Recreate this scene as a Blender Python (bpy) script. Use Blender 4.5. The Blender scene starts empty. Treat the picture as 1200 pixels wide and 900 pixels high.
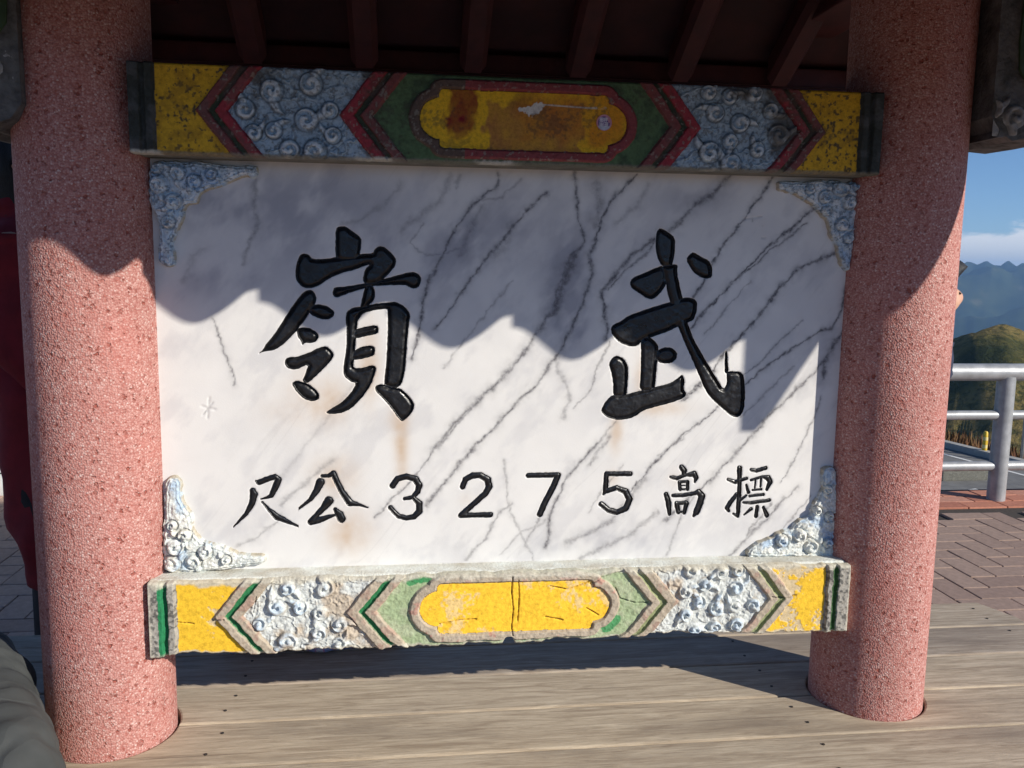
import bpy, bmesh, math, random
import numpy as np
from mathutils import Vector, Matrix

random.seed(7)
RNG = np.random.RandomState(11)
scene = bpy.context.scene
col = scene.collection

# ------------------------------------------------------------------ camera
# solved from the two columns, the two beams and the bench planks
F, CX, CY, CZ = 1009.18, -0.2351, -1.8646, 1.0114      # focal length in photo pixels, position above bench top
YAW, PITCH, ROLL = 0.1230, -0.1322, 0.0150
BZ = 0.45                                              # bench top above the paving


def cam_axes():
    cy, sy = math.cos(YAW), math.sin(YAW)
    fw = np.array([sy * math.cos(PITCH), cy * math.cos(PITCH), math.sin(PITCH)])
    rt = np.array([cy, -sy, 0.0])
    up = np.cross(rt, fw)
    return (rt * math.cos(ROLL) + up * math.sin(ROLL), -rt * math.sin(ROLL) + up * math.cos(ROLL), fw)


RT, UP, FW = cam_axes()
CAM = np.array([CX, CY, CZ])


def on_y(x, y, Y):                                     # photo pixel -> point on the plane y = Y
    v = FW + RT * (x - 600) / F - UP * (y - 450) / F
    return CAM + v * (Y - CAM[1]) / v[1]


def on_z(x, y, Z):                                     # photo pixel -> point on the plane z = Z
    v = FW + RT * (x - 600) / F - UP * (y - 450) / F
    return CAM + v * (Z - CAM[2]) / v[2]


cd = bpy.data.cameras.new('camera')
cam = bpy.data.objects.new('camera', cd)
col.objects.link(cam)
cd.sensor_fit = 'HORIZONTAL'
cd.sensor_width = 36.0
cd.lens = F / 1200 * 36.0
cd.clip_start = 0.02
cd.clip_end = 60000
M = Matrix(((RT[0], UP[0], -FW[0], CX), (RT[1], UP[1], -FW[1], CY), (RT[2], UP[2], -FW[2], CZ + BZ), (0, 0, 0, 1)))
cam.matrix_world = M
scene.camera = cam

# ------------------------------------------------------------------ light
SUN_AZ, SUN_EL = math.radians(51), math.radians(25)    # azimuth: from the panel's normal (-Y) towards +X
SDIR = Vector((math.sin(SUN_AZ) * math.cos(SUN_EL), -math.cos(SUN_AZ) * math.cos(SUN_EL), math.sin(SUN_EL)))
world = bpy.data.worlds.new('World')
scene.world = world
world.use_nodes = True
wn, wl = world.node_tree.nodes, world.node_tree.links
wn.clear()
w_out = wn.new('ShaderNodeOutputWorld')
w_bg = wn.new('ShaderNodeBackground')
w_bg.inputs['Strength'].default_value = 0.10
sky = wn.new('ShaderNodeTexSky')
sky.sky_type = 'NISHITA'
sky.sun_disc = False
sky.sun_elevation = SUN_EL
sky.sun_rotation = math.pi - SUN_AZ
sky.altitude = 3275
sky.air_density = 1.0
sky.dust_density = 0.05
sky.ozone_density = 5.0
w_tc = wn.new('ShaderNodeTexCoord')
w_map = wn.new('ShaderNodeMapping')
w_map.inputs['Scale'].default_value = (9.0, 9.0, 30.0)
w_map.inputs['Location'].default_value = (0.35, 0.1, 0.15)
w_noise = wn.new('ShaderNodeTexNoise')
w_noise.inputs['Scale'].default_value = 1.6
w_noise.inputs['Detail'].default_value = 7
w_noise.inputs['Roughness'].default_value = 0.55
w_sep = wn.new('ShaderNodeSeparateXYZ')
w_band = wn.new('ShaderNodeMapRange')                  # cloud bank lies along the horizon all round
w_band.inputs['From Min'].default_value = 0.060
w_band.inputs['From Max'].default_value = 0.030
w_band.inputs['To Min'].default_value = -0.17
w_band.inputs['To Max'].default_value = 0.30
w_add = wn.new('ShaderNodeMath')
w_ramp = wn.new('ShaderNodeMapRange')
w_ramp.interpolation_type = 'SMOOTHSTEP'
w_ramp.inputs['From Min'].default_value = 0.50
w_ramp.inputs['From Max'].default_value = 0.66
w_mix = wn.new('ShaderNodeMix')
w_mix.data_type = 'RGBA'
w_mix.inputs['B'].default_value = (7.6, 7.9, 8.3, 1)
wl.new(w_tc.outputs['Generated'], w_map.inputs['Vector'])
wl.new(w_map.outputs['Vector'], w_noise.inputs['Vector'])
wl.new(w_tc.outputs['Generated'], w_sep.inputs[0])
wl.new(w_sep.outputs['Z'], w_band.inputs['Value'])
wl.new(w_noise.outputs['Fac'], w_add.inputs[0])
wl.new(w_band.outputs['Result'], w_add.inputs[1])
wl.new(w_add.outputs[0], w_ramp.inputs['Value'])
wl.new(w_ramp.outputs['Result'], w_mix.inputs['Factor'])
wl.new(sky.outputs['Color'], w_mix.inputs['A'])
wl.new(w_mix.outputs['Result'], w_bg.inputs['Color'])
wl.new(w_bg.outputs[0], w_out.inputs['Surface'])

sd = bpy.data.lights.new('sun', 'SUN')
sd.energy = 5.0
sd.angle = math.radians(0.55)
sd.color = (1.0, 0.935, 0.83)
sun = bpy.data.objects.new('sun', sd)
col.objects.link(sun)
sun.rotation_euler = SDIR.to_track_quat('Z', 'Y').to_euler()
sun.location = (6, -6, 8)

scene.view_settings.view_transform = 'Standard'
scene.view_settings.look = 'None'
scene.view_settings.gamma = 1
scene.view_settings.use_curve_mapping = False
scene.view_settings.exposure = 0.22

# ------------------------------------------------------------------ helpers


def empty(name, loc=(0, 0, 0), rz=0.0):
    o = bpy.data.objects.new(name, None)
    o.empty_display_size = 0.1
    o.location = loc
    o.rotation_euler = (0, 0, rz)
    col.objects.link(o)
    return o


def tag(o, label=None, cat=None, group=None, kind=None):
    if label: o['label'] = label
    if cat: o['category'] = cat
    if group: o['group'] = group
    if kind: o['kind'] = kind
    return o


def make_mesh(name, verts, faces, smooth=False, attr=None):
    me = bpy.data.meshes.new(name)
    me.from_pydata(verts, [], faces)
    if smooth:
        me.polygons.foreach_set('use_smooth', np.ones(len(me.polygons), dtype=bool))
    if attr is not None:
        a = me.attributes.new('tint', 'FLOAT_COLOR', 'POINT')
        a.data.foreach_set('color', np.ascontiguousarray(attr, dtype=np.float32).ravel())
    me.update()
    return me


def place(name, me, mat, parent=None, loc=None, rot=None):
    o = bpy.data.objects.new(name, me)
    if mat is not None and not me.materials:
        me.materials.append(mat)
    col.objects.link(o)
    if parent: o.parent = parent
    if loc is not None: o.location = loc
    if rot is not None: o.rotation_euler = rot
    return o


def wloc(p):                                           # world position of an unrotated chain of parents
    v = Vector((0, 0, 0))
    while p is not None:
        v += p.location
        p = p.parent
    return v


def mk(name, verts, faces, mat, parent=None, smooth=False, attr=None):
    """verts above the bench top; stored relative to the parent"""
    v = np.array(verts, dtype=np.float64)
    off = np.array([0, 0, BZ]) - np.array(wloc(parent))
    return place(name, make_mesh(name, v + off, faces, smooth, attr), mat, parent)


def box_vf(x0, x1, y0, y1, z0, z1):
    v = [(x0, y0, z0), (x1, y0, z0), (x1, y1, z0), (x0, y1, z0), (x0, y0, z1), (x1, y0, z1), (x1, y1, z1), (x0, y1, z1)]
    f = [(0, 3, 2, 1), (4, 5, 6, 7), (0, 1, 5, 4), (1, 2, 6, 5), (2, 3, 7, 6), (3, 0, 4, 7)]
    return v, f


class MB:                                              # collects shapes for one mesh
    def __init__(s): s.v, s.f = [], []

    def add(s, v, f):
        n = len(s.v)
        s.v += [tuple(p) for p in v]
        s.f += [tuple(i + n for i in q) for q in f]
        return s

    def box(s, *a): return s.add(*box_vf(*a))

    def bbox(s, x0, x1, y0, y1, z0, z1, b):            # box with bevelled edges
        bm = bmesh.new()
        bmesh.ops.create_cube(bm, size=1)
        for v in bm.verts:
            v.co = Vector((x0 + (v.co.x + .5) * (x1 - x0), y0 + (v.co.y + .5) * (y1 - y0), z0 + (v.co.z + .5) * (z1 - z0)))
        bmesh.ops.bevel(bm, geom=bm.edges[:], offset=b, segments=2, affect='EDGES', profile=0.6)
        bm.verts.index_update()
        s.add([v.co[:] for v in bm.verts], [[v.index for v in f.verts] for f in bm.faces])
        bm.free()
        return s

    def tube(s, pts, rads, n=12, cap=True):
        pts = [Vector(p) for p in pts]
        base = len(s.v)
        for i, p in enumerate(pts):
            d = (pts[min(i + 1, len(pts) - 1)] - pts[max(i - 1, 0)]).normalized()
            a = d.orthogonal().normalized() if i == 0 else (a - d * a.dot(d)).normalized()
            b = d.cross(a)
            r = rads[i] if hasattr(rads, '__len__') else rads
            for k in range(n):
                t = 2 * math.pi * k / n
                s.v.append(tuple(p + (a * math.cos(t) + b * math.sin(t)) * r))
        for i in range(len(pts) - 1):
            for k in range(n):
                q = base + i * n
                s.f.append((q + k, q + (k + 1) % n, q + n + (k + 1) % n, q + n + k))
        if cap:
            s.f.append(tuple(base + k for k in reversed(range(n))))
            q = base + (len(pts) - 1) * n
            s.f.append(tuple(q + k for k in range(n)))
        return s

    def prism(s, poly, axis, t0, t1):                  # polygon in the two other axes, extruded along axis
        n = len(poly)

        def P(a, b, t):
            return {'x': (t, a, b), 'y': (a, t, b), 'z': (a, b, t)}[axis]
        v = [P(a, b, t0) for a, b in poly] + [P(a, b, t1) for a, b in poly]
        f = [tuple(range(n)), tuple(reversed(range(n, 2 * n)))]
        f += [(i, n + i, n + (i + 1) % n, (i + 1) % n) for i in range(n)]
        return s.add(v, f)

    def loft(s, rings, cap=True):
        base = len(s.v)
        n = len(rings[0])
        for r in rings: s.v += [tuple(p) for p in r]
        for i in range(len(rings) - 1):
            for k in range(n):
                q = base + i * n
                s.f.append((q + k, q + (k + 1) % n, q + n + (k + 1) % n, q + n + k))
        if cap:
            s.f.append(tuple(base + k for k in reversed(range(n))))
            s.f.append(tuple(base + (len(rings) - 1) * n + k for k in range(n)))
        return s

    def build(s, name, mat, parent=None, smooth=False):
        o = mk(name, s.v, s.f, mat, parent, smooth)
        bm = bmesh.new()
        bm.from_mesh(o.data)
        bmesh.ops.recalc_face_normals(bm, faces=bm.faces)
        bm.to_mesh(o.data)
        bm.free()
        if smooth == 'auto':
            o.data.polygons.foreach_set('use_smooth', np.ones(len(o.data.polygons), dtype=bool))
            o.data.set_sharp_from_angle(angle=math.radians(38))
        return o

    def mesh(s, name, mat=None):                       # local mesh to be shared
        me = make_mesh(name, s.v, s.f)
        bm = bmesh.new()
        bm.from_mesh(me)
        bmesh.ops.recalc_face_normals(bm, faces=bm.faces)
        bm.to_mesh(me)
        bm.free()
        if mat: me.materials.append(mat)
        return me


# ---- numpy noise
_T = RNG.rand(16, 256, 256)


def vnoise(x, z, freq, seed=0):
    t = _T[seed % 16]
    x = x * freq + 37.7 * seed
    z = z * freq + 11.3 * seed
    xi, zi = np.floor(x).astype(int), np.floor(z).astype(int)
    fx, fz = x - xi, z - zi
    fx, fz = fx * fx * (3 - 2 * fx), fz * fz * (3 - 2 * fz)
    g = lambda a, b: t[a & 255, b & 255]
    return (g(xi, zi) * (1 - fx) + g(xi + 1, zi) * fx) * (1 - fz) + (g(xi, zi + 1) * (1 - fx) + g(xi + 1, zi + 1) * fx) * fz


def fbm(x, z, freq, seed=0, octv=4, gain=0.5):
    s, a, n = 0, 1.0, 0
    for i in range(octv):
        s = s + a * vnoise(x, z, freq * 2 ** i, seed + i)
        n += a
        a *= gain
    return s / n


def sstep(a, b, x):
    t = np.clip((x - a) / (b - a), 0, 1)
    return t * t * (3 - 2 * t)


def sd_poly(X, Z, poly):                               # signed distance, negative inside
    d = np.full(X.shape, 1e9)
    ins = np.zeros(X.shape, bool)
    n = len(poly)
    for i in range(n):
        (ax, az), (bx, bz) = poly[i], poly[(i + 1) % n]
        ex, ez = bx - ax, bz - az
        wx, wz = X - ax, Z - az
        t = np.clip((wx * ex + wz * ez) / (ex * ex + ez * ez + 1e-12), 0, 1)
        d = np.minimum(d, (wx - ex * t) ** 2 + (wz - ez * t) ** 2)
        if ez != 0:
            c = ((az <= Z) != (bz <= Z)) & (X < ax + (Z - az) / ez * ex)
            ins ^= c
    d = np.sqrt(d)
    return np.where(ins, -d, d)


def sd_chain(X, Z, pts):                               # union of tapered capsules (x, z, r)
    d = np.full(X.shape, 1e9)
    for (ax, az, ar), (bx, bz, br) in zip(pts[:-1], pts[1:]):
        ex, ez = bx - ax, bz - az
        wx, wz = X - ax, Z - az
        t = np.clip((wx * ex + wz * ez) / (ex * ex + ez * ez + 1e-12), 0, 1)
        d = np.minimum(d, np.hypot(wx - ex * t, wz - ez * t) - (ar + (br - ar) * t))
    return d


def chaikin(p, it=1):
    for _ in range(it):
        q = []
        for i in range(len(p)):
            a, b = p[i], p[(i + 1) % len(p)]
            q += [(a[0] * .78 + b[0] * .22, a[1] * .78 + b[1] * .22), (a[0] * .22 + b[0] * .78, a[1] * .22 + b[1] * .78)]
        p = q
    return p


def split_grid(V, nx, nz, region, attr, names, mat_of, parent, keep=None):
    """cut a grid of vertices into one mesh per region id; returns {id: object}"""
    idx = np.arange(nx * nz).reshape(nx, nz)
    q = np.stack([idx[:-1, :-1], idx[1:, :-1], idx[1:, 1:], idx[:-1, 1:]], -1).reshape(-1, 4)
    rf = region.reshape(-1)
    out = {}
    for rid, name in names.items():
        m = rf == rid
        if not m.any(): continue
        f = q[m]
        u, inv = np.unique(f.ravel(), return_inverse=True)
        out[rid] = mk(name, V[u], inv.reshape(-1, 4), mat_of(rid), parent, True, None if attr is None else attr[u])
    return out


# ------------------------------------------------------------------ materials


def new_mat(name):
    m = bpy.data.materials.new(name)
    m.use_nodes = True
    nt = m.node_tree
    b = nt.nodes['Principled BSDF']
    return m, nt, b


def N(nt, t, **kw):
    n = nt.nodes.new(t)
    for k, v in kw.items():
        if k in n.inputs: n.inputs[k].default_value = v
        else: setattr(n, k, v)
    return n


def ramp(nt, fac, stops, interp='LINEAR'):
    r = nt.nodes.new('ShaderNodeValToRGB')
    r.color_ramp.interpolation = interp
    el = r.color_ramp.elements
    while len(el) < len(stops): el.new(0.5)
    for e, (p, c) in zip(el, stops):
        e.position = p
        e.color = (*c, 1) if len(c) == 3 else c
    nt.links.new(fac, r.inputs['Fac'])
    return r.outputs['Color']


def mixc(nt, fac, a, b, mode='MIX'):
    n = nt.nodes.new('ShaderNodeMix')
    n.data_type = 'RGBA'
    n.blend_type = mode
    for sock, val in (('Factor', fac), ('A', a), ('B', b)):
        if isinstance(val, (int, float)): n.inputs[sock].default_value = val
        elif isinstance(val, tuple): n.inputs[sock].default_value = (*val, 1)
        else: nt.links.new(val, n.inputs[sock])
    return n.outputs['Result']


def bump(nt, b, h, dist, strength=1.0, prev=None):
    n = nt.nodes.new('ShaderNodeBump')
    n.inputs['Strength'].default_value = strength
    n.inputs['Distance'].default_value = dist
    nt.links.new(h, n.inputs['Height'])
    if prev is not None: nt.links.new(prev, n.inputs['Normal'])
    nt.links.new(n.outputs['Normal'], b.inputs['Normal'])
    return n.outputs['Normal']


def coords(nt, scale=(1, 1, 1), kind='Object'):
    tc = nt.nodes.new('ShaderNodeTexCoord')
    mp = nt.nodes.new('ShaderNodeMapping')
    mp.inputs['Scale'].default_value = scale
    nt.links.new(tc.outputs[kind], mp.inputs['Vector'])
    return mp.outputs['Vector']


def noise(nt, vec, scale, detail=5, rough=0.55, dist=0.0):
    n = nt.nodes.new('ShaderNodeTexNoise')
    n.inputs['Scale'].default_value = scale
    n.inputs['Detail'].default_value = detail
    n.inputs['Roughness'].default_value = rough
    n.inputs['Distortion'].default_value = dist
    nt.links.new(vec, n.inputs['Vector'])
    return n.outputs['Fac']


def simple(name, c1, c2, scale=12, rough=0.6, bscale=None, bdist=0.001, metallic=0.0, spec=0.5, stretch=(1, 1, 1)):
    m, nt, b = new_mat(name)
    v = coords(nt, stretch)
    f = noise(nt, v, scale)
    nt.links.new(ramp(nt, f, [(0.3, c1), (0.7, c2)]), b.inputs['Base Color'])
    b.inputs['Roughness'].default_value = rough
    b.inputs['Metallic'].default_value = metallic
    b.inputs['Specular IOR Level'].default_value = spec
    if bscale: bump(nt, b, noise(nt, v, bscale), bdist)
    return m


def mat_marble():
    m, nt, b = new_mat('white_marble')
    at = N(nt, 'ShaderNodeAttribute', attribute_name='tint')
    sp = N(nt, 'ShaderNodeSeparateColor')
    nt.links.new(at.outputs['Color'], sp.inputs[0])
    v = coords(nt)
    f1 = noise(nt, v, 9, 6, 0.6)
    f2 = noise(nt, v, 120, 4, 0.6)
    c = mixc(nt, f1, (0.665, 0.655, 0.64), (0.80, 0.785, 0.755))
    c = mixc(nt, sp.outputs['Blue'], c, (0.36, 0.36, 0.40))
    c = mixc(nt, sp.outputs['Green'], c, (0.52, 0.36, 0.22))
    g = N(nt, 'ShaderNodeMath', operation='MULTIPLY')
    mr = N(nt, 'ShaderNodeMapRange')
    mr.inputs['From Min'].default_value = 0.30
    mr.inputs['From Max'].default_value = 0.62
    mr.inputs['To Min'].default_value = 0.45
    mr.inputs['To Max'].default_value = 1.0
    nt.links.new(f2, mr.inputs['Value'])
    nt.links.new(sp.outputs['Red'], g.inputs[0])
    nt.links.new(mr.outputs['Result'], g.inputs[1])
    c = mixc(nt, g.outputs[0], c, (0.10, 0.095, 0.105))
    nt.links.new(c, b.inputs['Base Color'])
    nt.links.new(ramp(nt, f2, [(0.3, (0.34,) * 3), (0.7, (0.5,) * 3)]), b.inputs['Roughness'])
    b.inputs['Specular IOR Level'].default_value = 0.35
    bump(nt, b, noise(nt, v, 300, 3), 0.0004, 0.5)
    return m


def mat_ink():
    m, nt, b = new_mat('black_paint')
    v = coords(nt)
    f = noise(nt, v, 90, 5)
    nt.links.new(ramp(nt, f, [(0.35, (0.006, 0.006, 0.007)), (0.75, (0.016, 0.016, 0.018))]), b.inputs['Base Color'])
    nt.links.new(ramp(nt, noise(nt, v, 60, 4), [(0.3, (0.22,) * 3), (0.7, (0.5,) * 3)]), b.inputs['Roughness'])
    bump(nt, b, noise(nt, v, 160, 4), 0.0006, 0.6)
    return m


def mat_tint(name, grain, rough=0.75, bdist=0.0015, bscale=260):
    """colour from the painted pattern of the object, with grain on top"""
    m, nt, b = new_mat(name)
    at = N(nt, 'ShaderNodeAttribute', attribute_name='tint')
    v = coords(nt)
    f = noise(nt, v, grain, 5, 0.65)
    c = mixc(nt, 1.0, at.outputs['Color'], ramp(nt, f, [(0.25, (0.62, 0.6, 0.58)), (0.55, (1, 1, 1)), (0.8, (1.12, 1.12, 1.12))]), 'MULTIPLY')
    nt.links.new(c, b.inputs['Base Color'])
    b.inputs['Roughness'].default_value = rough
    b.inputs['Specular IOR Level'].default_value = 0.3
    n1 = bump(nt, b, noise(nt, v, bscale, 5, 0.6), bdist, 0.8)
    return m


def mat_aggregate():
    m, nt, b = new_mat('pink_washed_aggregate')
    v = coords(nt)
    warp = noise(nt, v, 60, 2)
    vo = N(nt, 'ShaderNodeTexVoronoi', Scale=265.0)
    nt.links.new(v, vo.inputs['Vector'])
    sp = N(nt, 'ShaderNodeSeparateColor')
    nt.links.new(vo.outputs['Color'], sp.inputs[0])
    stones = ramp(nt, sp.outputs['Red'], [(0.0, (0.47, 0.20, 0.17)), (0.3, (0.545, 0.27, 0.235)), (0.65, (0.60, 0.325, 0.285)),
                                          (0.88, (0.665, 0.42, 0.375)), (0.95, (0.74, 0.56, 0.51)), (0.97, (0.48, 0.17, 0.135)), (1.0, (0.40, 0.13, 0.105))])
    gap = ramp(nt, vo.outputs['Distance'], [(0.45, (0, 0, 0)), (0.80, (1, 1, 1))])
    c = mixc(nt, gap, stones, (0.43, 0.17, 0.145))
    wide = noise(nt, coords(nt, (1, 1, 0.6)), 3.2, 5, 0.6)
    c = mixc(nt, 1.0, c, ramp(nt, wide, [(0.3, (0.70, 0.66, 0.65)), (0.5, (0.85, 0.83, 0.83)), (0.72, (0.93, 0.94, 0.94))]), 'MULTIPLY')
    big = noise(nt, v, 7, 5, 0.6)
    c = mixc(nt, ramp(nt, big, [(0.52, (0, 0, 0)), (0.74, (0.38,) * 3)]), c, (0.50, 0.17, 0.14))
    # pits where a stone came out
    vp = N(nt, 'ShaderNodeTexVoronoi', Scale=78.0)
    wv = N(nt, 'ShaderNodeTexNoise', Scale=150.0, Detail=3.0)
    nt.links.new(v, wv.inputs['Vector'])
    ws = N(nt, 'ShaderNodeVectorMath', operation='SCALE')
    nt.links.new(wv.outputs['Color'], ws.inputs[0])
    ws.inputs['Scale'].default_value = 0.014
    wa = N(nt, 'ShaderNodeVectorMath', operation='ADD')
    nt.links.new(v, wa.inputs[0])
    nt.links.new(ws.outputs[0], wa.inputs[1])
    nt.links.new(wa.outputs[0], vp.inputs['Vector'])
    pit = ramp(nt, vp.outputs['Distance'], [(0.20, (1, 1, 1)), (0.36, (0, 0, 0))])
    sp2 = N(nt, 'ShaderNodeSeparateColor')
    nt.links.new(vp.outputs['Color'], sp2.inputs[0])
    sel = ramp(nt, sp2.outputs['Green'], [(0.30, (0, 0, 0)), (0.9, (0.95,) * 3)])
    pm = mixc(nt, 1.0, pit, sel, 'MULTIPLY')
    c = mixc(nt, pm, c, (0.30, 0.075, 0.055))
    nt.links.new(c, b.inputs['Base Color'])
    b.inputs['Roughness'].default_value = 0.72
    b.inputs['Specular IOR Level'].default_value = 0.25
    inv = N(nt, 'ShaderNodeMath', operation='SUBTRACT')
    inv.inputs[0].default_value = 1.0
    nt.links.new(vo.outputs['Distance'], inv.inputs[1])
    n1 = bump(nt, b, inv.outputs[0], 0.0018, 0.85)
    ip = N(nt, 'ShaderNodeMath', operation='SUBTRACT')
    ip.inputs[0].default_value = 1.0
    nt.links.new(pm, ip.inputs[1])
    bump(nt, b, ip.outputs[0], 0.0025, 0.9, n1)
    return m


def mat_wood():
    m, nt, b = new_mat('weathered_plank')
    oi = N(nt, 'ShaderNodeObjectInfo')
    tc = N(nt, 'ShaderNodeTexCoord')
    off = N(nt, 'ShaderNodeVectorMath', operation='ADD')
    sc = N(nt, 'ShaderNodeVectorMath', operation='SCALE')
    cmb = N(nt, 'ShaderNodeCombineXYZ')
    for k in range(3): nt.links.new(oi.outputs['Random'], cmb.inputs[k])
    nt.links.new(cmb.outputs[0], sc.inputs[0])
    sc.inputs['Scale'].default_value = 17.0
    nt.links.new(tc.outputs['Object'], off.inputs[0])
    nt.links.new(sc.outputs[0], off.inputs[1])

    def mp(s):
        q = N(nt, 'ShaderNodeMapping')
        q.inputs['Scale'].default_value = s
        nt.links.new(off.outputs[0], q.inputs['Vector'])
        return q.outputs['Vector']
    grain = noise(nt, mp((5.5, 62, 62)), 1.0, 9, 0.68, 1.1)
    fine = noise(nt, mp((26, 380, 380)), 1.0, 6, 0.7, 0.4)
    patch = noise(nt, mp((1.6, 6.5, 6.5)), 1.0, 6, 0.62)
    c = ramp(nt, grain, [(0.28, (0.26, 0.205, 0.155)), (0.5, (0.44, 0.375, 0.30)), (0.72, (0.60, 0.53, 0.435))])
    c = mixc(nt, ramp(nt, fine, [(0.30, (0.45,) * 3), (0.50, (0.0,) * 3)]), c, (0.17, 0.135, 0.105))
    c = mixc(nt, ramp(nt, patch, [(0.48, (0, 0, 0)), (0.70, (0.75,) * 3)]), c, (0.22, 0.185, 0.155))
    hue = ramp(nt, oi.outputs['Random'], [(0.0, (0.86, 0.84, 0.83)), (0.5, (1.0, 0.98, 0.93)), (1.0, (1.14, 1.09, 0.98))])
    c = mixc(nt, 1.0, c, hue, 'MULTIPLY')
    crack = noise(nt, mp((1.1, 150, 150)), 1.0, 4, 0.6)
    c = mixc(nt, ramp(nt, crack, [(0.66, (0, 0, 0)), (0.72, (0.7,) * 3)]), c, (0.11, 0.085, 0.065))
    # pale scuffs along the grain
    scuff = noise(nt, mp((9, 120, 120)), 1.0, 3, 0.5)
    c = mixc(nt, ramp(nt, scuff, [(0.72, (0, 0, 0)), (0.78, (0.5,) * 3)]), c, (0.55, 0.50, 0.43))
    nt.links.new(c, b.inputs['Base Color'])
    b.inputs['Roughness'].default_value = 0.72
    b.inputs['Specular IOR Level'].default_value = 0.3
    n1 = bump(nt, b, grain, 0.0016, 0.5)
    bump(nt, b, fine, 0.0012, 0.6, n1)
    return m


def mat_paver(name, stops):
    m, nt, b = new_mat(name)
    oi = N(nt, 'ShaderNodeObjectInfo')
    v = coords(nt)
    f = noise(nt, v, 30, 6, 0.65)
    geo = N(nt, 'ShaderNodeNewGeometry')
    c = ramp(nt, oi.outputs['Random'], stops)
    c = mixc(nt, 1.0, c, ramp(nt, f, [(0.25, (0.72,) * 3), (0.7, (1.12,) * 3)]), 'MULTIPLY')
    nt.links.new(c, b.inputs['Base Color'])
    b.inputs['Roughness'].default_value = 0.8
    bump(nt, b, noise(nt, v, 220, 4), 0.0018, 0.7)
    return m


MARBLE = mat_marble()
INK = mat_ink()
BEAM_TOP = mat_tint('weathered_beam_paint', 140, 0.7)
BEAM_LOW = mat_tint('worn_beam_paint', 120, 0.82, 0.0010, 260)
ORNAMENT = mat_tint('pale_blue_stucco', 150, 0.7, 0.002, 180)
AGG = mat_aggregate()
WOOD = mat_wood()
PAVER = mat_paver('brown_paver', [(0.0, (0.30, 0.205, 0.165)), (0.5, (0.35, 0.245, 0.195)), (1.0, (0.40, 0.28, 0.225))])
PAVER_RED = mat_paver('orange_paver', [(0.0, (0.42, 0.16, 0.10)), (0.5, (0.50, 0.20, 0.125)), (1.0, (0.54, 0.26, 0.18))])
JOINT = simple('dark_joint_sand', (0.035, 0.028, 0.024), (0.07, 0.055, 0.045), 60, 0.95)
RED_WOOD = simple('dark_red_paint', (0.055, 0.012, 0.012), (0.10, 0.020, 0.018), 14, 0.65, 60, 0.001)
RED_BOARD = simple('faded_red_paint', (0.035, 0.009, 0.009), (0.07, 0.016, 0.014), 9, 0.7, 60, 0.001)
TILE = simple('glazed_roof_tile', (0.16, 0.07, 0.03), (0.26, 0.12, 0.05), 18, 0.4)
CEMENT = simple('grimy_cement', (0.10, 0.10, 0.085), (0.20, 0.195, 0.165), 24, 0.9, 180, 0.002)
PALE_CEMENT = simple('pale_painted_cement', (0.50, 0.47, 0.39), (0.76, 0.80, 0.76), 20, 0.85, 180, 0.0025)
SCREW = simple('rusty_screw', (0.02, 0.017, 0.015), (0.05, 0.04, 0.03), 200, 0.6)
GALV = simple('galvanised_steel', (0.27, 0.28, 0.29), (0.42, 0.43, 0.44), 14, 0.42, 90, 0.0006, 0.25)
WHITE_STONE = simple('whitewashed_stone', (0.62, 0.62, 0.60), (0.78, 0.78, 0.75), 9, 0.85, 60, 0.002)

# ------------------------------------------------------------------ the setting
GZ = -BZ                                               # paving level above bench top (negative)
PW = 0.135                                             # paver width
pavement = mk('pavement', *[list(x) for x in MB().box(-9, 9, -9, 3.56, GZ - 0.9, GZ - 0.012).add(
    *box_vf(-9, -0.6, 3.564, 4.6, GZ - 0.9, GZ - 0.012)).__dict__.values()], JOINT)
tag(pavement, 'paved terrace of brown herringbone bricks around the bench', kind='structure')

PJX, PJY = 2.918, 2.568 + PW


def paver_cells():
    out = []
    for i in range(-60, 40):
        for j in range(-60, 40):
            d = (i - j) % 4
            if d == 0: out.append((PJX + (i + 1) * PW, PJY + (j + .5) * PW, 0))
            elif d == 2: out.append((PJX + (i + .5) * PW, PJY + j * PW, 1))
    return out


def paver_mesh(name, mat, gx=0.0035):
    b = 0.004
    return MB().bbox(-PW + gx, PW - gx, -PW / 2 + gx, PW / 2 - gx, -0.05, 0, b).mesh(name, mat)


pm = paver_mesh('paver_brick', PAVER)
near = []
rest = MB()
for (x, y, o) in paver_cells():
    if not (-8.8 < x < 8.8 and -6 < y < 4.5): continue
    if y + (PW if o else PW / 2) > (3.10 if x > -0.6 else 4.5): continue
    v = np.array([x, y, GZ]) - CAM
    zc = v @ FW
    vis = False
    if zc > 0.4:
        u, w = 600 + F * (v @ RT) / zc, 450 - F * (v @ UP) / zc
        vis = (1040 < u < 1290 and w < 800) or (-90 < u < 70 and w < 830)
    if vis: near.append((zc, x, y, o))
    else:
        hx, hy = (PW / 2 - .0035, PW - .0035) if o else (PW - .0035, PW / 2 - .0035)
        rest.box(x - hx, x + hx, y - hy, y + hy, GZ - .05, GZ + random.uniform(-.0015, .001))
near.sort()
for k, (zc, x, y, o) in enumerate(near):
    if k < 290:
        place('brick', pm, None, pavement, (x, y, random.uniform(-.002, .0015)),
              (random.uniform(-.006, .006), random.uniform(-.006, .006), (math.pi / 2 if o else 0) + random.uniform(-.012, .012)))
    else:
        hx, hy = (PW / 2 - .0035, PW - .0035) if o else (PW - .0035, PW / 2 - .0035)
        rest.box(x - hx, x + hx, y - hy, y + hy, GZ - .05, GZ + random.uniform(-.0015, .001))
ro = rest.build('brick_field', PAVER, pavement)
tag(ro, kind='stuff')
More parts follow.
